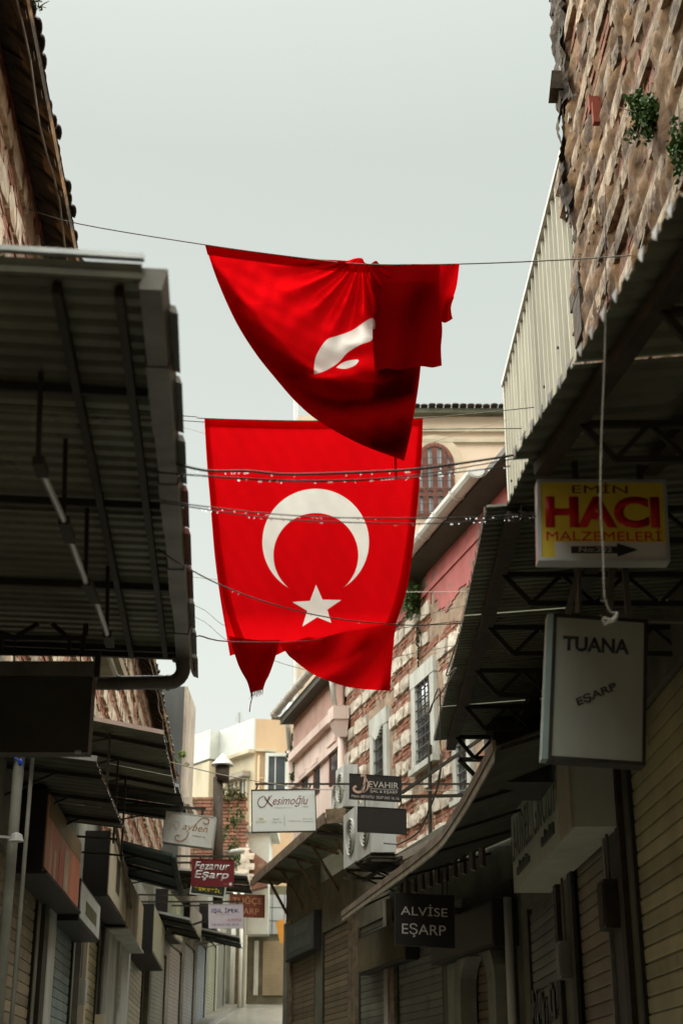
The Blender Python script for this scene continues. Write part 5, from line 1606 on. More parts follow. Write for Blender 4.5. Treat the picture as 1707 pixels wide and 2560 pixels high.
# FEZANUR
M['maroon'] = flat('maroon_face', (0.16, 0.012, 0.014))
sg, fc, fr = signboard('hanging_sign', 'maroon hanging sign with bold white slanted lettering in front of the flue pipe', ((480, 2147), (586, 2149), (584, 2218), (478, 2214)), 28.0, .06, 'maroon', 'maroon', .01)
put(fr, 'Fezanur', .06, .60, .84, .30, WH, fc, shear=.3, bold=.012)
put(fr, 'Eşarp', .06, .20, .82, .38, WH, fc, shear=.25, bold=.012)
put(fr, 'NO', .76, .07, .09, .06, flat('print_pink', (0.5, 0.15, 0.12)), fc)
bl, ex, ey = fr
mb = MB(); c_ = bl + ex * .925 + ey * .10; nn_ = ex.cross(ey).normalized(); mb.tube([c_ + nn_ * .003, c_ + nn_ * .006], .03, 14); mb.build('number_disc', WH, fc)
hanger(sg, [(bl + ey * 1.12 + ex * 1.0, Vector((LS.P(28.05, -.02, 0).x, 28.05, (bl + ey * 1.12).z))), (bl + ey * .85, Vector((LS.P(28.05, -.02, 0).x, 28.05, (bl + ey * .85).z))), (bl + ey + ex * .9, bl + ey * 1.12 + ex * .9), (bl + ey + ex * .2, bl + ey * 1.12 + ex * .2)], .035)
# TEKSTIL
M['darkgreen'] = flat('dark_green_face', (0.018, 0.03, 0.018))
sg, fc, fr = signboard('hanging_sign', 'dark green sign with yellow capitals and white border below the maroon sign', ((479, 2205), (566, 2214), (562, 2246), (474, 2234)), 29.0, .05, 'darkgreen', 'white', .022)
put(fr, 'TEKSTİL', .10, .34, .78, .36, YEL, fc, bold=.02)
bl, ex, ey = fr
hanger(sg, [(bl + ex * .2 + Vector((0, .08, 0)), Vector((LS.P(29.1, -.02, 0).x, 29.1, bl.z)))], .03)
# ISIL IPEK
M['lilac'] = flat('lilac_white_face', (0.60, 0.54, 0.58))
sg, fc, fr = signboard('hanging_sign', 'pale lilac hanging sign with navy capitals and small red line', ((521, 2260), (608, 2260), (608, 2321), (522, 2321)), 33.0, .05, 'lilac', 'lilac', .01)
NAV = flat('print_navy', (0.02, 0.03, 0.13))
put(fr, 'IŞIL İPEK', .09, .60, .80, .26, NAV, fc, bold=.015)
put(fr, 'by SERDAR', .24, .53, .40, .08, GRY, fc); put(fr, 'ALVINTOS', .54, .29, .40, .11, flat('print_magenta', (0.45, 0.05, 0.12)), fc); put(fr, 'TEL:0212 522 30 41', .09, .12, .78, .07, NAV, fc)
bl, ex, ey = fr
hanger(sg, [(bl + ex * 1.0 + ey * 1.1, Vector((LS.P(33.05, -.02, 0).x, 33.05, (bl + ey * 1.1).z))), (bl + ey + ex * .15, bl + ey * 1.1 + ex * .15), (bl + ey + ex * .85, bl + ey * 1.1 + ex * .85)], .035)
# TUGCE
M['rustface'] = flat('red_brown_face', (0.20, 0.05, 0.02))
sg, fc, fr = signboard('hanging_sign', 'red brown hanging sign with copper serif capitals behind the lilac sign', ((574, 2234), (663, 2238), (661, 2294), (574, 2292)), 37.0, .06, 'rustface', 'rustface', .01)
COP = flat('print_copper', (0.55, 0.27, 0.13))
put(fr, 'TUĞÇE', .08, .52, .84, .42, COP, fc); put(fr, 'EŞARP', .12, .06, .72, .34, COP, fc)
bl, ex, ey = fr
hanger(sg, [(bl + ey + ex * .1 + Vector((0, .05, .02)), Vector((LF.P(37.1, -.02, 0).x, 37.1, (bl + ey).z + .05))), (bl + ey * .5 + Vector((0, .1, 0)), Vector((LF.P(37.1, -.02, 0).x, 37.1, (bl + ey * .5).z)))], .04)

# ------------------------------------------------------------------ flue pipe, street lamp, air conditioners
fl = thing('flue_pipe', 'tall brown metal flue pipe with conical grey cap', 'chimney', at(545, 2330, 40))
q0, q1 = at(545, 2300, 40), at(545, 1952, 40)
mb = MB(); mb.tube([q0, q1 + Vector((0, 0, .1))], .135, 16); mb.build('pipe', M['rust'], fl, True)
z1_, z2_, z3_ = at(545, 1955, 40).z, at(545, 1912, 40).z, at(545, 1884, 40).z
mb = MB(); mb.lathe((q0.x, 40, z1_), [(.19, 0), (.19, z2_ - z1_ - .05)], 18); mb.build('collar', M['rust'], fl, True)
mb = MB(); mb.lathe((q0.x, 40, z2_), [(.30, -.03), (.31, .0), (.02, z3_ - z2_)], 20); mb.build('cap', M['galv'], fl)
for dz_, dw_ in ((1.2, 1.1), (.1, -.3)):
    mb = MB(); mb.bar((q0.x, 40, q0.z + dz_), (LF.P(40, -.02, 0).x, 40, q0.z + dw_), .05); mb.build('stay', M['steel'], fl)
sl = thing('street_lamp', 'white oval street lamp head on a short arm beside the brick ruin', 'lamp', at(590, 2135, 45))
q = at(592, 2130, 45)
mb = MB(); mb.lathe((0, 0, 0), [(.02, .10), (.14, .08), (.19, .0), (.15, -.05), (.03, -.07)], 14)
for v in mb.v: v.x *= 1.4; v += q
mb.v = [Vector((v.x, v.y, v.z + (v.x - q.x) * .12)) for v in mb.v]
mb.build('lamp_head', M['white'], sl, True)
mb = MB(); mb.tube([q + Vector((-.2, 0, .0)), q + Vector((-.5, .1, .05)), Vector((LF.P(45.2, -.02, 0).x, 45.2, q.z - .4))], .03, 8); mb.build('arm', M['zinc'], sl)

def ac_unit(label, w, y0, z0, L=.85, H=.78, D=.34, o0=.10, group=None):
    root = thing('air_conditioner', label, 'air conditioner', w.P(y0 + L / 2, o0 + D / 2, z0), group)
    mb = MB(); mb.wbox(w, y0, y0 + L, o0, o0 + D, z0, z0 + H); cs = mb.build('casing', M['acgrey'], root)
    c = w.P(y0 + L * .40, o0 + D + .004, z0 + H * .5)
    t = (w.P(1, 0, 0) - w.P(0, 0, 0)).normalized(); n_ = Vector((w.s, 0, 0))
    mb = MB()
    for rr_ in (.30, .24, .18, .12, .06):
        mb.tube([c + (t * math.cos(a) + Vector((0, 0, 1)) * math.sin(a)) * rr_ + n_ * .012 for a in [2 * math.pi * i / 20 for i in range(21)]], .008 if rr_ < .3 else .018, 5, cap=False)
    mb.build('fan_grille', M['dirtywhite'], cs)
    mb = MB(); mb.prism([c + (t * math.cos(2 * math.pi * i / 20) + Vector((0, 0, 1)) * math.sin(2 * math.pi * i / 20)) * .29 for i in range(20)], n_ * .004); mb.build('fan_opening', M['dark'], cs)
    for yy_ in (y0 + .1, y0 + L - .1):
        mb = MB(); mb.bar(w.P(yy_, -.05, z0 - .03), w.P(yy_, o0 + D, z0 - .03), .04); mb.bar(w.P(yy_, -.05, z0 - .4), w.P(yy_, o0 + D - .03, z0 - .05), .03)
        mb.build('wall_bracket', M['steel'], root)
    return root
zac = at(885, 2158, 25).z
ac_unit('white air conditioner with round fan, one of a pair, beside the wood-edged awning', RB, 24.75, zac, L=.95, H=.92, o0=.45, D=.4, group='paired air conditioners')
ac_unit('white air conditioner with round fan, one of a pair, partly behind the blank black board', RB, 23.7, zac - .02, L=.95, H=.92, o0=.45, D=.4, group='paired air conditioners')
p_ = SW.px(848, 1995, .3)
ac_unit('small cream air conditioner on the pink building wall above the wood-edged awning', SW, p_.y - .3, p_.z - .3, L=.7, H=.55, o0=.08, D=.3)
ac_unit('white air conditioner tight under the pink downpipe', SW, 31.2, at(862, 2010, 31.5).z - .1, L=.7, H=.9, o0=.10, D=.3)
mb = MB()
for k in range(5):
    mb.obox(RB.P(23.4 + k * .45, .1, zac - .16 + .02 * k), (-.85 + .08 * k, .1, .03), (-.08, .35, 0), (0, 0, .02))
mb.bar(RB.P(23.2, .5, zac - .18), RB.P(25.8, .5, zac - .18), .05); mb.bar(RB.P(23.5, -.1, zac - .18), RB.P(23.5, .9, zac - .18), .04); mb.bar(RB.P(25.5, -.1, zac - .18), RB.P(25.5, .9, zac - .18), .04)
tag(mb.build('scrap_shelf', M['steel']), 'black scrap sheets on a wall shelf below the paired air conditioners', 'shelf')

def meter_box(label, w, y, z, o0, sy, sz, m='zinc', run=0.0):
    root = thing('meter_box', label, 'meter box', w.P(y, o0, z))
    mb = MB(); mb.wbox(w, y, y + sy, o0 - .02, o0 + .12, z, z + sz); bx_ = mb.build('casing', M[m], root)
    mb = MB(); mb.wbox(w, y + .03, y + sy - .03, o0 + .115, o0 + .13, z + .03, z + sz - .03); mb.build('door', M[m], bx_)
    if run:
        mb = MB(); mb.tube([w.P(y + sy / 2, o0 + .04, z + sz - .01), w.P(y + sy / 2, o0 + .04, z + sz + run)], .015, 6); mb.build('conduit', M['pipe'], root)
meter_box('grey meter box on the dark post beside the teal grey shutter', LS, 21.12, CZ + 1.25, .02, .26, .34, 'dirtywhite', .6)
meter_box('small cream meter box low on the post next to the ochre shutter', LS, 24.3, CZ + 1.0, .02, .22, .28, 'cream', .9)
meter_box('rusty meter box on the dark steel post by the wide olive shutter', RS, 12.62, CZ + 1.35, .03, .3, .4, 'rust', .7)
meter_box('zinc meter box between the brown and the graffitied shutters', RS, 15.3, CZ + 1.15, .01, .28, .36, 'zinc', .8)
# ------------------------------------------------------------------ wires
def wire(name, label, pts, r_, m, drops=0, seed=1, cat='cable', sub=5):
    """pts = (u, v, Y)"""
    P = [at(*p) if len(p) == 3 and not isinstance(p, Vector) else p for p in pts]
    P = [Vector(p) for p in smooth_poly([tuple(p) for p in P], sub)]
    root = thing(name, label, cat, P[0])
    mb = MB(); mb.tube(P, r_, 6); mb.build('strand', M[m], root, True)
    if drops:
        rr_ = random.Random(seed); mb = MB()
        for k in range(drops):
            i = rr_.randrange(len(P) - 1); q_ = P[i].lerp(P[i + 1], rr_.random())
            s = rr_.uniform(.7, 1.2) * r_
            mb.lathe(q_ + Vector((0, 0, -r_ * 1.0 - .003)), [(.0008, .005), (.0033, 0), (.0027, -.0035), (.0004, -.0058)], 6)
        stuff(mb.build('rain_drops', M['drop'], root))
    return root
lw = LW.px(-60, 512)
wire('flag_line', 'thin cord carrying the draped upper flag between the two stone buildings', [LW.P(14.0, -.02, at(-60, 519, 14).z), at(200, 560, 13.4), at(513, 612, 12.8), at(780, 648, 12.3), at(925, 661, 12.0), at(1148, 660, 11.6), at(1400, 650, 11.0), RW.P(10.5, -.02, at(1595, 637, 10.5).z)], .006, 'twine', cat='cord')
wire('flag_line', 'thin cord carrying the upright flag with whole crescent and star', [LW.P(17.5, -.02, at(300, 1025, 17.5).z), at(465, 1040, 16.6), at(513, 1046, 16), at(780, 1052, 16), at(1055, 1045, 16), RW.P(16.1, -.02, at(1345, 1017, 16.1).z)], .006, 'twine', cat='cord')
wire('cable', 'dark cable just under the cord of the upright flag', [LW.P(19, -.02, at(300, 1040, 19).z), at(465, 1052, 18), at(780, 1075, 17.6), at(1057, 1073, 17.4), RW.P(17.2, -.02, at(1310, 1071, 17.2).z)], .006, 'cable')
wire('cable', 'thin pale line slanting behind the upright flag past the arched window', [LW.P(21, -.02, at(330, 1050, 21).z), at(465, 1070, 20), at(800, 1180, 19), at(1055, 1112, 18.6), RW.P(18.4, -.02, at(1285, 1045, 18.4).z)], .004, 'cord')
wire('power_cable', 'thick black cable sagging across the crescent flag between the canopies', [at(395, 1152, 6.6), at(440, 1160, 6.6), at(520, 1177, 6.7), at(620, 1178, 6.8), at(735, 1186, 6.9), at(1000, 1176, 7.1), at(1140, 1160, 7.2), at(1285, 1138, 7.4)], .0065, 'cable', 34, 1)
wire('power_cable', 'thin wet cable, upper of two just below the thick black cable', [at(380, 1178, 6.6), at(465, 1186, 6.6), at(735, 1201, 6.9), at(1000, 1192, 7.1), at(1290, 1146, 7.4)], .0032, 'cable', 26, 2)
wire('power_cable', 'thin wet cable, lower of two just below the thick black cable', [at(380, 1180, 6.62), at(465, 1187, 6.62), at(735, 1204, 6.92), at(1000, 1196, 7.12), at(1150, 1180, 7.25), at(1275, 1165, 7.42)], .0032, 'cable', 22, 3)
wire('power_cable', 'wet cable crossing the crescent, upper of a pair ending at the yellow sign', [at(400, 1250, 6.9), at(480, 1262, 6.9), at(660, 1283, 7.0), at(840, 1294, 7.1), at(1060, 1295, 7.3), at(1200, 1292, 7.4), at(1338, 1284, 7.5)], .0032, 'cable', 34, 4)
wire('power_cable', 'wet cable crossing the crescent, lower of a pair ending at the yellow sign', [at(400, 1256, 6.9), at(480, 1268, 6.9), at(660, 1294, 7.0), at(840, 1305, 7.1), at(1060, 1309, 7.3), at(1200, 1302, 7.4), at(1340, 1290, 7.5)], .0032, 'cable', 34, 5)
wire('power_cable', 'black cable sagging across the star of the upright flag', [at(395, 1372, 7.6), at(430, 1397, 7.7), at(480, 1426, 8.0), at(560, 1466, 8.6), at(680, 1510, 9.2), at(830, 1545, 9.7), at(1000, 1562, 10.1), at(1100, 1561, 10.3), at(1178, 1556, 10.5)], .0042, 'cable', 8, 6)
wire('cable', 'faint cable behind the upright flag level with the caper bush', [LW.P(26, -.02, at(420, 1430, 26).z), at(480, 1442, 25), at(800, 1478, 24), at(1040, 1480, 23.6), SW.P(21.6, .0, at(1175, 1478, 21.6).z)], .006, 'cord')
wire('cable', 'thin cable dropping behind the frayed corner of the flag, upper one', [LW.P(27, -.02, at(430, 1470, 27).z), at(486, 1513, 26), at(580, 1572, 25), at(800, 1610, 24), at(1010, 1550, 23.5), SW.P(22.0, 0, at(1170, 1485, 22).z)], .006, 'twine')
wire('cable', 'thin cable dropping behind the frayed corner of the flag, lower one', [LW.P(28, -.02, at(430, 1500, 28).z), at(487, 1542, 27), at(585, 1610, 26), at(800, 1680, 25), at(1000, 1640, 24.6), SW.P(23.5, 0, at(1090, 1600, 23.5).z)], .006, 'twine')
wire('cable', 'black cable from the gutter end to behind the flag tail', [LCP(10.2, -.08, .02), at(488, 1592, 10.6), at(577, 1604, 12), at(800, 1600, 16), at(1000, 1570, 20), SW.P(22.4, 0, at(1120, 1540, 22.4).z)], .006, 'cable')
wire('cable', 'white string slung low from the ribbed canopy towards the script sign bar', [at(425, 1905, 17.9), at(560, 1938, 20.5), at(700, 1962, 23), at(812, 1974, 24), SW.P(24.3, 0, at(880, 1976, 24.3).z)], .007, 'cord', cat='cord')
# cords on the crumbling wall
P_ = [RW.P(10.9, .02, 14.2), RW.P(10.92, .22, 12.5), RW.P(10.9, .24, 10.0), RW.P(10.8, .22, 8.2), RW.P(10.6, .2, 7.0), RW.P(10.4, .3, 6.3)]
wire('hanging_cable', 'dark cable hanging straight down the crumbling stone wall', [at(1513, 0, 11.2), at(1512, 300, 11.25), at(1512, 560, 11.3), at(1513, 700, 11.35), at(1511, 740, 11.3)], .005, 'cable')
wire('hanging_cable', 'pale cord looping down the crumbling wall past the ivy', [at(1652, 0, 9.9), at(1640, 40, 9.9), at(1632, 160, 9.9), at(1630, 300, 9.9), at(1620, 500, 10.0), at(1610, 580, 10.0), at(1595, 640, 10.0)], .007, 'cord', cat='cord')
wire('hanging_cable', 'white cord dangling from the right canopy edge to a tangled end', [at(1513, 755, 5.7), at(1510, 900, 5.75), at(1502, 1100, 5.8), at(1500, 1250, 5.8), at(1507, 1400, 5.8), at(1510, 1490, 5.8), at(1525, 1530, 5.8), at(1541, 1532, 5.8), at(1530, 1550, 5.78), at(1508, 1545, 5.8), at(1512, 1560, 5.8), at(1540, 1538, 5.8), at(1536, 1552, 5.8), at(1510, 1562, 5.8)], .0035, 'cord', cat='cord')
wire('hanging_cable', 'thin wire running from the beam end down behind the sheet cladding rail', [at(1398, 165, 12.7), at(1406, 220, 12.65), at(1407, 340, 12.9), at(1412, 390, 13.3), at(1418, 540, 13.3), at(1440, 800, 13.2), at(1441, 860, 13.2)], .005, 'cord')
wire('hanging_cable', 'dark loop of cable at the top of the crumbling wall', [at(1478, -10, 12.2), at(1490, 6, 12.2), at(1505, 6, 12.2), at(1516, -10, 12.2)], .012, 'cable')
wire('hanging_cable', 'tangle of wire hanging off the canopy end before the barred window', [at(1166, 1543, 10.3), at(1150, 1580, 10.6), at(1130, 1640, 11), at(1115, 1690, 11.2), at(1140, 1670, 11.0), at(1110, 1720, 11.5), at(1080, 1760, 12), at(1075, 1780, 12.2), at(1098, 1720, 11.8), at(1100, 1850, 12.4), at(1104, 1900, 12.4), at(1092, 1960, 12.6)], .006, 'cord')
wire('hanging_cable', 'looping cable end above the boards on the valanced awning', [at(1104, 1880, 14), at(1095, 1960, 16), at(1070, 2030, 17), at(1045, 2080, 18), at(1000, 2108, 19), at(985, 2110, 19.6), at(960, 2108, 20)], .012, 'twine')
mb = MB(); q = at(1672, 60, 9.6); mb.tube([at(1668, -30, 9.7), at(1672, 100, 9.7), at(1671, 205, 9.7)], .018, 8); mb.bar(at(1671, 150, 9.7), RW.P(9.75, -.05, at(1671, 150, 9.7).z), .02)
tag(mb.build('wall_conduit', M['pipewhite']), 'short white conduit on the crumbling wall above the ivy tuft', 'conduit')

foliage('wall_plant', 'green ivy tuft growing from the crumbling stone wall', RW.px(1608, 285, .14), (.13, .15, .24), 1500, .024, M['leaf'], 21)
foliage('wall_plant', 'sparse green plant at the edge of the canopy side of the crumbling wall', RW.px(1700, 385, .10), (.08, .16, .25), 600, .022, M['leaf'], 22)
foliage('wall_plant', 'twig with small leaves hanging from the left roof edge', at(100, 14, 10.9), (.09, .09, .06), 70, .014, M['leaf'], 23)

# ------------------------------------------------------------------ flags
def poly_sdf(X, Y, poly):
    """signed distance (positive inside), in photo pixels"""
    d = np.full(X.shape, 1e9); inside = np.zeros(X.shape, bool)
    n = len(poly)
    for i in range(n):
        x0, y0 = poly[i]; x1, y1 = poly[(i + 1) % n]
        ex_, ey_ = x1 - x0, y1 - y0
        t = np.clip(((X - x0) * ex_ + (Y - y0) * ey_) / (ex_ ** 2 + ey_ ** 2), 0, 1)
        d = np.minimum(d, np.hypot(X - x0 - t * ex_, Y - y0 - t * ey_))
        c = ((y0 > Y) != (y1 > Y)) & (X < (x1 - x0) * (Y - y0) / (y1 - y0 + 1e-12) + x0)
        inside ^= c
    return np.where(inside, d, -d)

def crv(pts, n):
    p = np.array(smooth_poly(pts, 12) if len(pts) > 2 else pts, float)
    s = np.r_[0, np.cumsum(np.hypot(*np.diff(p, axis=0).T))]
    t = np.linspace(0, s[-1], n)
    return np.c_[np.interp(t, s, p[:, 0]), np.interp(t, s, p[:, 1])]

def cloth_patch(name, root, top, bottom, left, right, nu, nv, depth, m, sdf=None):
    T_, B_, L_, R_ = crv(top, nu), crv(bottom, nu), crv(left, nv), crv(right, nv)
    s = np.linspace(0, 1, nu)[None, :, None]; t = np.linspace(0, 1, nv)[:, None, None]
    P = ((1 - t) * T_[None] + t * B_[None] + (1 - s) * L_[:, None] + s * R_[:, None]
         - ((1 - s) * (1 - t) * T_[0] + s * (1 - t) * T_[-1] + (1 - s) * t * B_[0] + s * t * B_[-1]))
    U, V = P[..., 0], P[..., 1]
    D = depth(U, V, s[..., 0] + 0 * U, t[..., 0] + 0 * U) + 0 * U
    a, b = (U - 853.5) / FPX, (1280 - V) / FPX
    k = D / (CT - b * ST)
    co = np.stack([a * k, D, (ST + b * CT) * k + CZ], -1).reshape(-1, 3)
    idx = np.arange(nu * nv).reshape(nv, nu)
    f = np.stack([idx[:-1, :-1], idx[1:, :-1], idx[1:, 1:], idx[:-1, 1:]], -1).reshape(-1, 4)
    me = bpy.data.meshes.new(name)
    me.from_pydata(co.tolist(), [], f.tolist())
    if sdf is not None:
        at_ = me.attributes.new('emblem', 'FLOAT', 'POINT')
        at_.data.foreach_set('value', sdf(U, V).astype(np.float32).ravel())
    me.materials.append(m)
    me.polygons.foreach_set('use_smooth', [True] * len(me.polygons))
    me.update()
    return link(name, me, root)

# upright flag
f2r = thing('flag', 'red flag hanging upright with whole white crescent and star and a frayed bottom corner', 'flag', at(785, 1640, 16))
YF2 = 16.0
star = [(790, 1462), (806, 1499), (853, 1500), (818, 1524), (828, 1557), (793, 1543), (756, 1566), (768, 1527), (731, 1505), (775, 1502)]
def emb2(U, V):
    o_ = 133 - np.hypot(U - 789, V - 1355)
    i_ = 106 - np.hypot(U - 789.5, V - 1388.5)
    return np.maximum(np.minimum(o_, -i_), poly_sdf(U, V, star))
def dep2(U, V, s, t):
    t = np.clip((V - 1046) / 560., 0, 1.04)
    w = .05 * np.sin(U / 47. + V / 260.) * (.3 + .7 * t) + .028 * np.sin(U / 23. - V / 110. + 1) * t + .0025 * np.sin(U / 9. + V / 31.) + .002 * np.sin(U / 7. - V / 12.)
    edge = np.exp(-((U - 535 - t * 45) / 26.) ** 2) * .05 + np.exp(-((U - 1040 + t * 30) / 24.) ** 2) * .06
    low = .22 * np.clip((t - .86) / .14, 0, 1) ** 2
    return YF2 + w * .8 + edge * (.3 + t) + low
top2 = [(513, 1046), (650, 1050), (785, 1053), (920, 1050), (1055, 1045)]
left2 = [(513, 1046), (520, 1150), (530, 1270), (541, 1390), (558, 1490), (580, 1570), (602, 1622)]
right2 = [(1055, 1045), (1050, 1150), (1040, 1270), (1026, 1390), (1011, 1480), (988, 1557)]
bot2 = [(602, 1622), (628, 1644), (680, 1641), (715, 1627), (780, 1602), (850, 1583), (988, 1557)]
cloth_patch('cloth', f2r, top2, bot2, left2, right2, 250, 280, dep2, M['flagcloth'], emb2)
bk2 = lambda o_: (lambda U, V, s, t: dep2(U, V, s, t) + o_ * .35)
cloth_patch('hem', f2r, [(513, 1045), (785, 1052), (1055, 1044)], [(514, 1066), (785, 1072), (1054, 1064)], [(513, 1045), (514, 1066)], [(1055, 1044), (1054, 1064)], 60, 6, bk2(.035), M['flagred'])
off = lambda pts, d: [(u + d * (.4 + .6 * i / (len(pts) - 1)), v) for i, (u, v) in enumerate(pts)]
cloth_patch('rolled_edge', f2r, [left2[0], off(left2, 22)[0]], [(575, 1640), (612, 1630)], [(511, 1046), (517, 1150), (527, 1270), (537, 1390), (550, 1490), (565, 1580), (575, 1640)], off(left2, 24), 10, 90, bk2(.06), M['flagred'])
cloth_patch('rolled_edge', f2r, [(1046, 1047), (1057, 1046)], [(966, 1565), (990, 1557)], off(right2, -24), [(1057, 1046), (1053, 1150), (1043, 1270), (1030, 1390), (1015, 1480), (990, 1557)], 10, 90, bk2(.06), M['flagred'])
cloth_patch('rolled_edge', f2r, [(1046, 1047), (1057, 1046)], [(976, 1562), (990, 1557)], off(right2, -13), [(1057, 1046), (1053, 1150), (1043, 1270), (1030, 1390), (1015, 1480), (990, 1557)], 8, 90, bk2(.11), M['flagred'])
tailL = [(572, 1590), (588, 1640), (600, 1672), (618, 1705), (626, 1733)]
tailR = [(700, 1600), (688, 1645), (674, 1685), (664, 1705), (658, 1724)]
for o_ in (.14, .20, .24):  # tail sheets multiplied so the shaded tail comes out darker
    cloth_patch('folded_tail', f2r, [(572, 1590), (640, 1600), (700, 1600)], [(626, 1735), (642, 1728), (658, 1724)], tailL, tailR, 40, 50,
                (lambda o_: (lambda U, V, s, t: YF2 + o_ + .06 * np.sin(s * 8 + t * 3) * (1 - .5 * t)))(o_), M['flagred'])
mb = MB(); r_ = random.Random(2)
for k in range(26):
    t = k / 25; u = 626 + 32 * t; v = 1733 - 9 * t
    L = r_.uniform(4, 15)
    mb.tube([at(u, v - 3, YF2 + .18), at(u + r_.uniform(-2, 2), v + L * .5, YF2 + .18), at(u + r_.uniform(-3, 3), v + L, YF2 + .18)], .0022, 4)
mb.tube([at(629, 1728, YF2 + .18), at(630, 1745, YF2 + .18), at(626, 1762, YF2 + .18), at(624, 1780, YF2 + .18)], .006, 5)
stuff(mb.build('frayed_threads', M['flagred'], f2r))
drT = [(700, 1610), (780, 1590), (850, 1570), (992, 1540)]
drB = [(722, 1640), (780, 1684), (850, 1712), (900, 1722), (975, 1727)]
cloth_patch('folded_drape', f2r, drT, drB, [(700, 1610), (722, 1640)], [(992, 1540), (982, 1620), (976, 1680), (975, 1727)], 90, 60,
            lambda U, V, s, t: YF2 + .17 + .11 * np.sin(np.hypot(U - 700, (V - 1500) * 1.1) / 17.) * (.25 + .75 * t) + .04 * np.sin(U / 14.) * (1 - t), M['flagred'])
cloth_patch('folded_drape', f2r, [(720, 1602), (850, 1566), (992, 1536)], [(724, 1638), (850, 1640), (984, 1585)], [(720, 1602), (724, 1638)], [(992, 1536), (984, 1585)], 50, 20,
            lambda U, V, s, t: YF2 + .32 + .05 * np.sin(U / 21. + V / 9.), M['flagred'])  # second drape sheet added behind to darken the first
cloth_patch('hem', f2r, [(952, 1610), (985, 1600)], [(950, 1724), (975, 1727)], [(952, 1610), (950, 1724)], [(985, 1600), (979, 1660), (975, 1727)], 8, 30, lambda U, V, s, t: YF2 + .33, M['flagred'])

# draped upper flag
f1r = thing('flag', 'red flag draped unevenly over its cord with crescent folded half out of sight', 'flag', at(900, 1150, 12.1))
def base1(U): return 12.8 + (U - 513) / (1148 - 513) * (11.6 - 12.8)
whA = smooth_poly([(785, 936), (786, 910), (793, 884), (816, 850), (842, 840), (880, 826), (932, 795), (932, 846), (900, 862), (868, 882), (846, 906), (815, 926), (785, 936)], 5)[:-1]
whB = smooth_poly([(840, 919), (856, 907), (874, 901), (896, 900), (886, 914), (862, 922), (840, 919)], 5)[:-1]
emb1 = lambda U, V: np.maximum(poly_sdf(U, V, whA), poly_sdf(U, V, whB))
def dep1(U, V, s, t):
    rg = np.hypot(U - 905, V - 640); th = np.arctan2(V - 640, U - 905)
    gath = .085 * np.sin(th * 17 + .6 * np.sin(rg / 60.)) * np.exp(-((rg - 120) / 95.) ** 2)
    rho = np.hypot(U - 965, (V - 640) * .98)
    sw = .12 * np.sin((rho + .22 * (U - 700)) / 21. + 1.2) * np.clip((rho - 210) / 120., 0, 1) * np.clip((V - 760) / 150., 0, 1)
    soft = .07 * np.sin(U / 58. + V / 90.) * np.clip((V - 640) / 120., 0, 1)
    crease = .05 * np.sin((U * .35 + V) / 13.) * np.exp(-((U - 900) / 60.) ** 2 - ((V - 880) / 55.) ** 2)
    fine = .007 * np.sin(U / 8. + V / 23.) + .005 * np.sin(U / 13. - V / 7.) + .012 * np.sin(rho / 11. + U / 70.)
    return base1(U) + (gath + sw + soft + crease + fine) * np.clip((V - 660 + (U < 925) * 22) / 30., 0, 1)
left1 = [(513, 612), (545, 705), (590, 805), (640, 885), (690, 948)]
bot1 = [(690, 948), (740, 1005), (800, 1055), (900, 1110), (1010, 1152)]
right1 = [(1062, 662), (1056, 800), (1050, 930), (1032, 1050), (1010, 1152)]
top1 = [(513, 612), (650, 630), (780, 647), (860, 652), (885, 646), (905, 646), (928, 661), (1062, 662)]
cloth_patch('cloth', f1r, top1, bot1, left1, right1, 260, 250, dep1, M['flagcloth'], emb1)
bk1 = lambda o_, a=.02: (lambda U, V, s, t: dep1(U, V, s, t) + o_ * .12)
shade_layers = lambda *a: [cloth_patch(*a[:-2], (lambda U, V, s, t, f=a[-2], k=k: f(U, V, s, t) + .014 * k), a[-1]) for k in range(3)]  # cloth stacked three deep so the shade of each fold comes out darker
cloth_patch('hem', f1r, [(513, 612), (780, 648), (925, 661)], [(519, 637), (780, 672), (922, 682)], [(513, 612), (519, 637)], [(925, 661), (922, 682)], 70, 6, bk1(.03), M['flagred'])
cloth_patch('hem', f1r, [(513, 613), (700, 640), (870, 652)], [(519, 636), (700, 660), (870, 672)], [(513, 613), (519, 636)], [(870, 652), (870, 672)], 60, 6, bk1(.06), M['flagred'])
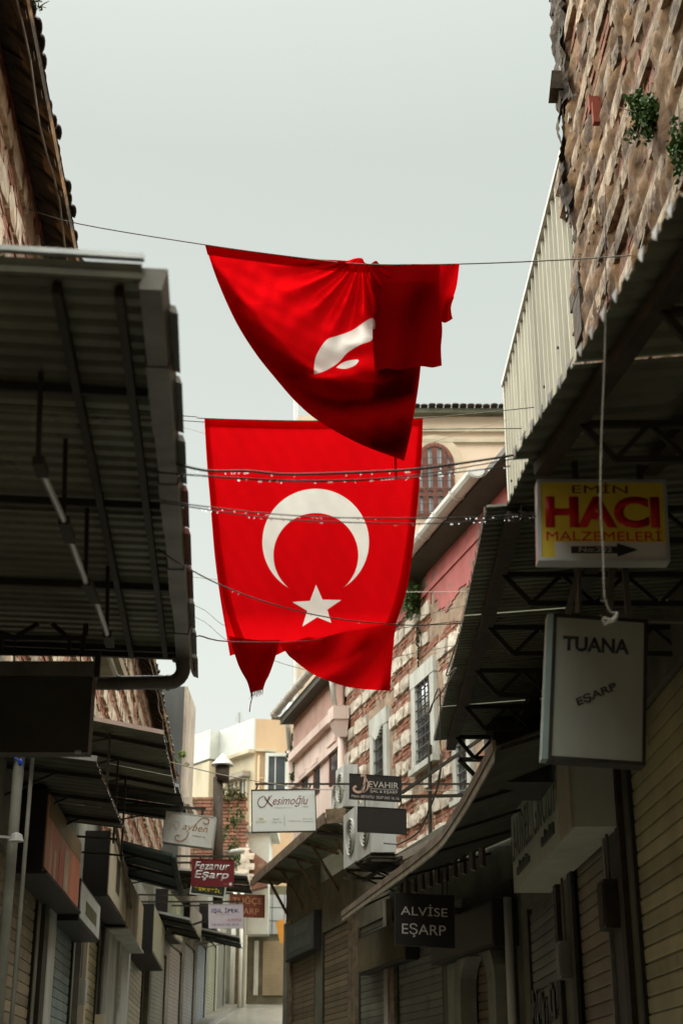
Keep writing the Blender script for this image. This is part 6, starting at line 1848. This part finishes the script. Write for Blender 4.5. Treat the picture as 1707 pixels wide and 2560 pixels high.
# lower edge folded up behind, stacked to deepen its shade
inn = [(524, 640), (590, 722), (664, 812), (735, 885), (800, 930)]
shade_layers('folded_edge', f1r, [(513, 612), (516, 640)], [(690, 948), (770, 928)], left1, inn, 12, 60, bk1(.24), M['flagred'])
shade_layers('folded_edge', f1r, [(760, 930), (800, 940), (860, 936), (935, 925), (1050, 905)], bot1, [(760, 930), (690, 948)], [(1050, 905), (1032, 1050), (1010, 1152)], 60, 50, bk1(.30, .05), M['flagred'])
shade_layers('folded_edge', f1r, [(940, 920), (1050, 915)], [(925, 1120), (1010, 1150)], [(940, 920), (938, 1020), (925, 1120)], [(1050, 915), (1032, 1050), (1010, 1150)], 20, 40, bk1(.40, .03), M['flagred'])
# panel thrown over the cord in front
pfr = lambda o_: (lambda U, V, s, t: base1(U) - o_ * np.clip(t * 6, 0, 1) + .05 * np.sin(U / 21. + V / 120. + 1) * np.clip(t * 3, 0, 1) + .02 * np.sin(V / 37. + U / 60.))
shade_layers('front_fold', f1r, [(925, 661), (940, 652), (955, 662), (1010, 660), (1100, 661)], [(938, 927), (965, 921), (1000, 924), (1050, 916), (1080, 919), (1104, 914)], [(925, 661), (930, 760), (932, 860), (938, 927)], [(1100, 661), (1098, 740), (1105, 820), (1102, 870), (1104, 914)], 60, 80, pfr(.09), M['flagred'])
shade_layers('front_fold', f1r, [(925, 663), (965, 663)], [(938, 926), (962, 924)], [(925, 663), (928, 760), (934, 860), (938, 926)], [(965, 663), (964, 760), (962, 924)], 10, 40, pfr(.06), M['flagred'])
shade_layers('front_fold', f1r, [(930, 664), (1062, 662), (1098, 662)], [(940, 922), (1060, 915), (1100, 912)], [(930, 664), (940, 922)], [(1098, 662), (1100, 912)], 40, 40, lambda U, V, s, t: base1(U) + .07 + .02 * np.sin(U / 20.), M['flagred'])  # backing sheets behind the panel, added only to darken it
cloth_patch('loose_corner', f1r, [(1080, 662), (1148, 660)], [(1096, 800), (1112, 807), (1131, 797)], [(1080, 662), (1086, 730), (1096, 800)], [(1148, 660), (1141, 715), (1127, 766), (1131, 797)], 24, 40, lambda U, V, s, t: base1(U) + .02 + .05 * np.sin(s * 5 + t * 4), M['flagred'])
cloth_patch('loose_corner', f1r, [(1096, 735), (1135, 742)], [(1098, 800), (1112, 806), (1130, 797)], [(1096, 735), (1098, 800)], [(1135, 742), (1127, 768), (1130, 797)], 14, 14, lambda U, V, s, t: base1(U) + .06, M['flagred'])
mb = MB(); mb.tube([at(988, 1140, 12.0), at(989, 1170, 12.0), at(990, 1196, 12.0)], .010, 6); mb.build('toggle_cord', M['flagred'], f1r)
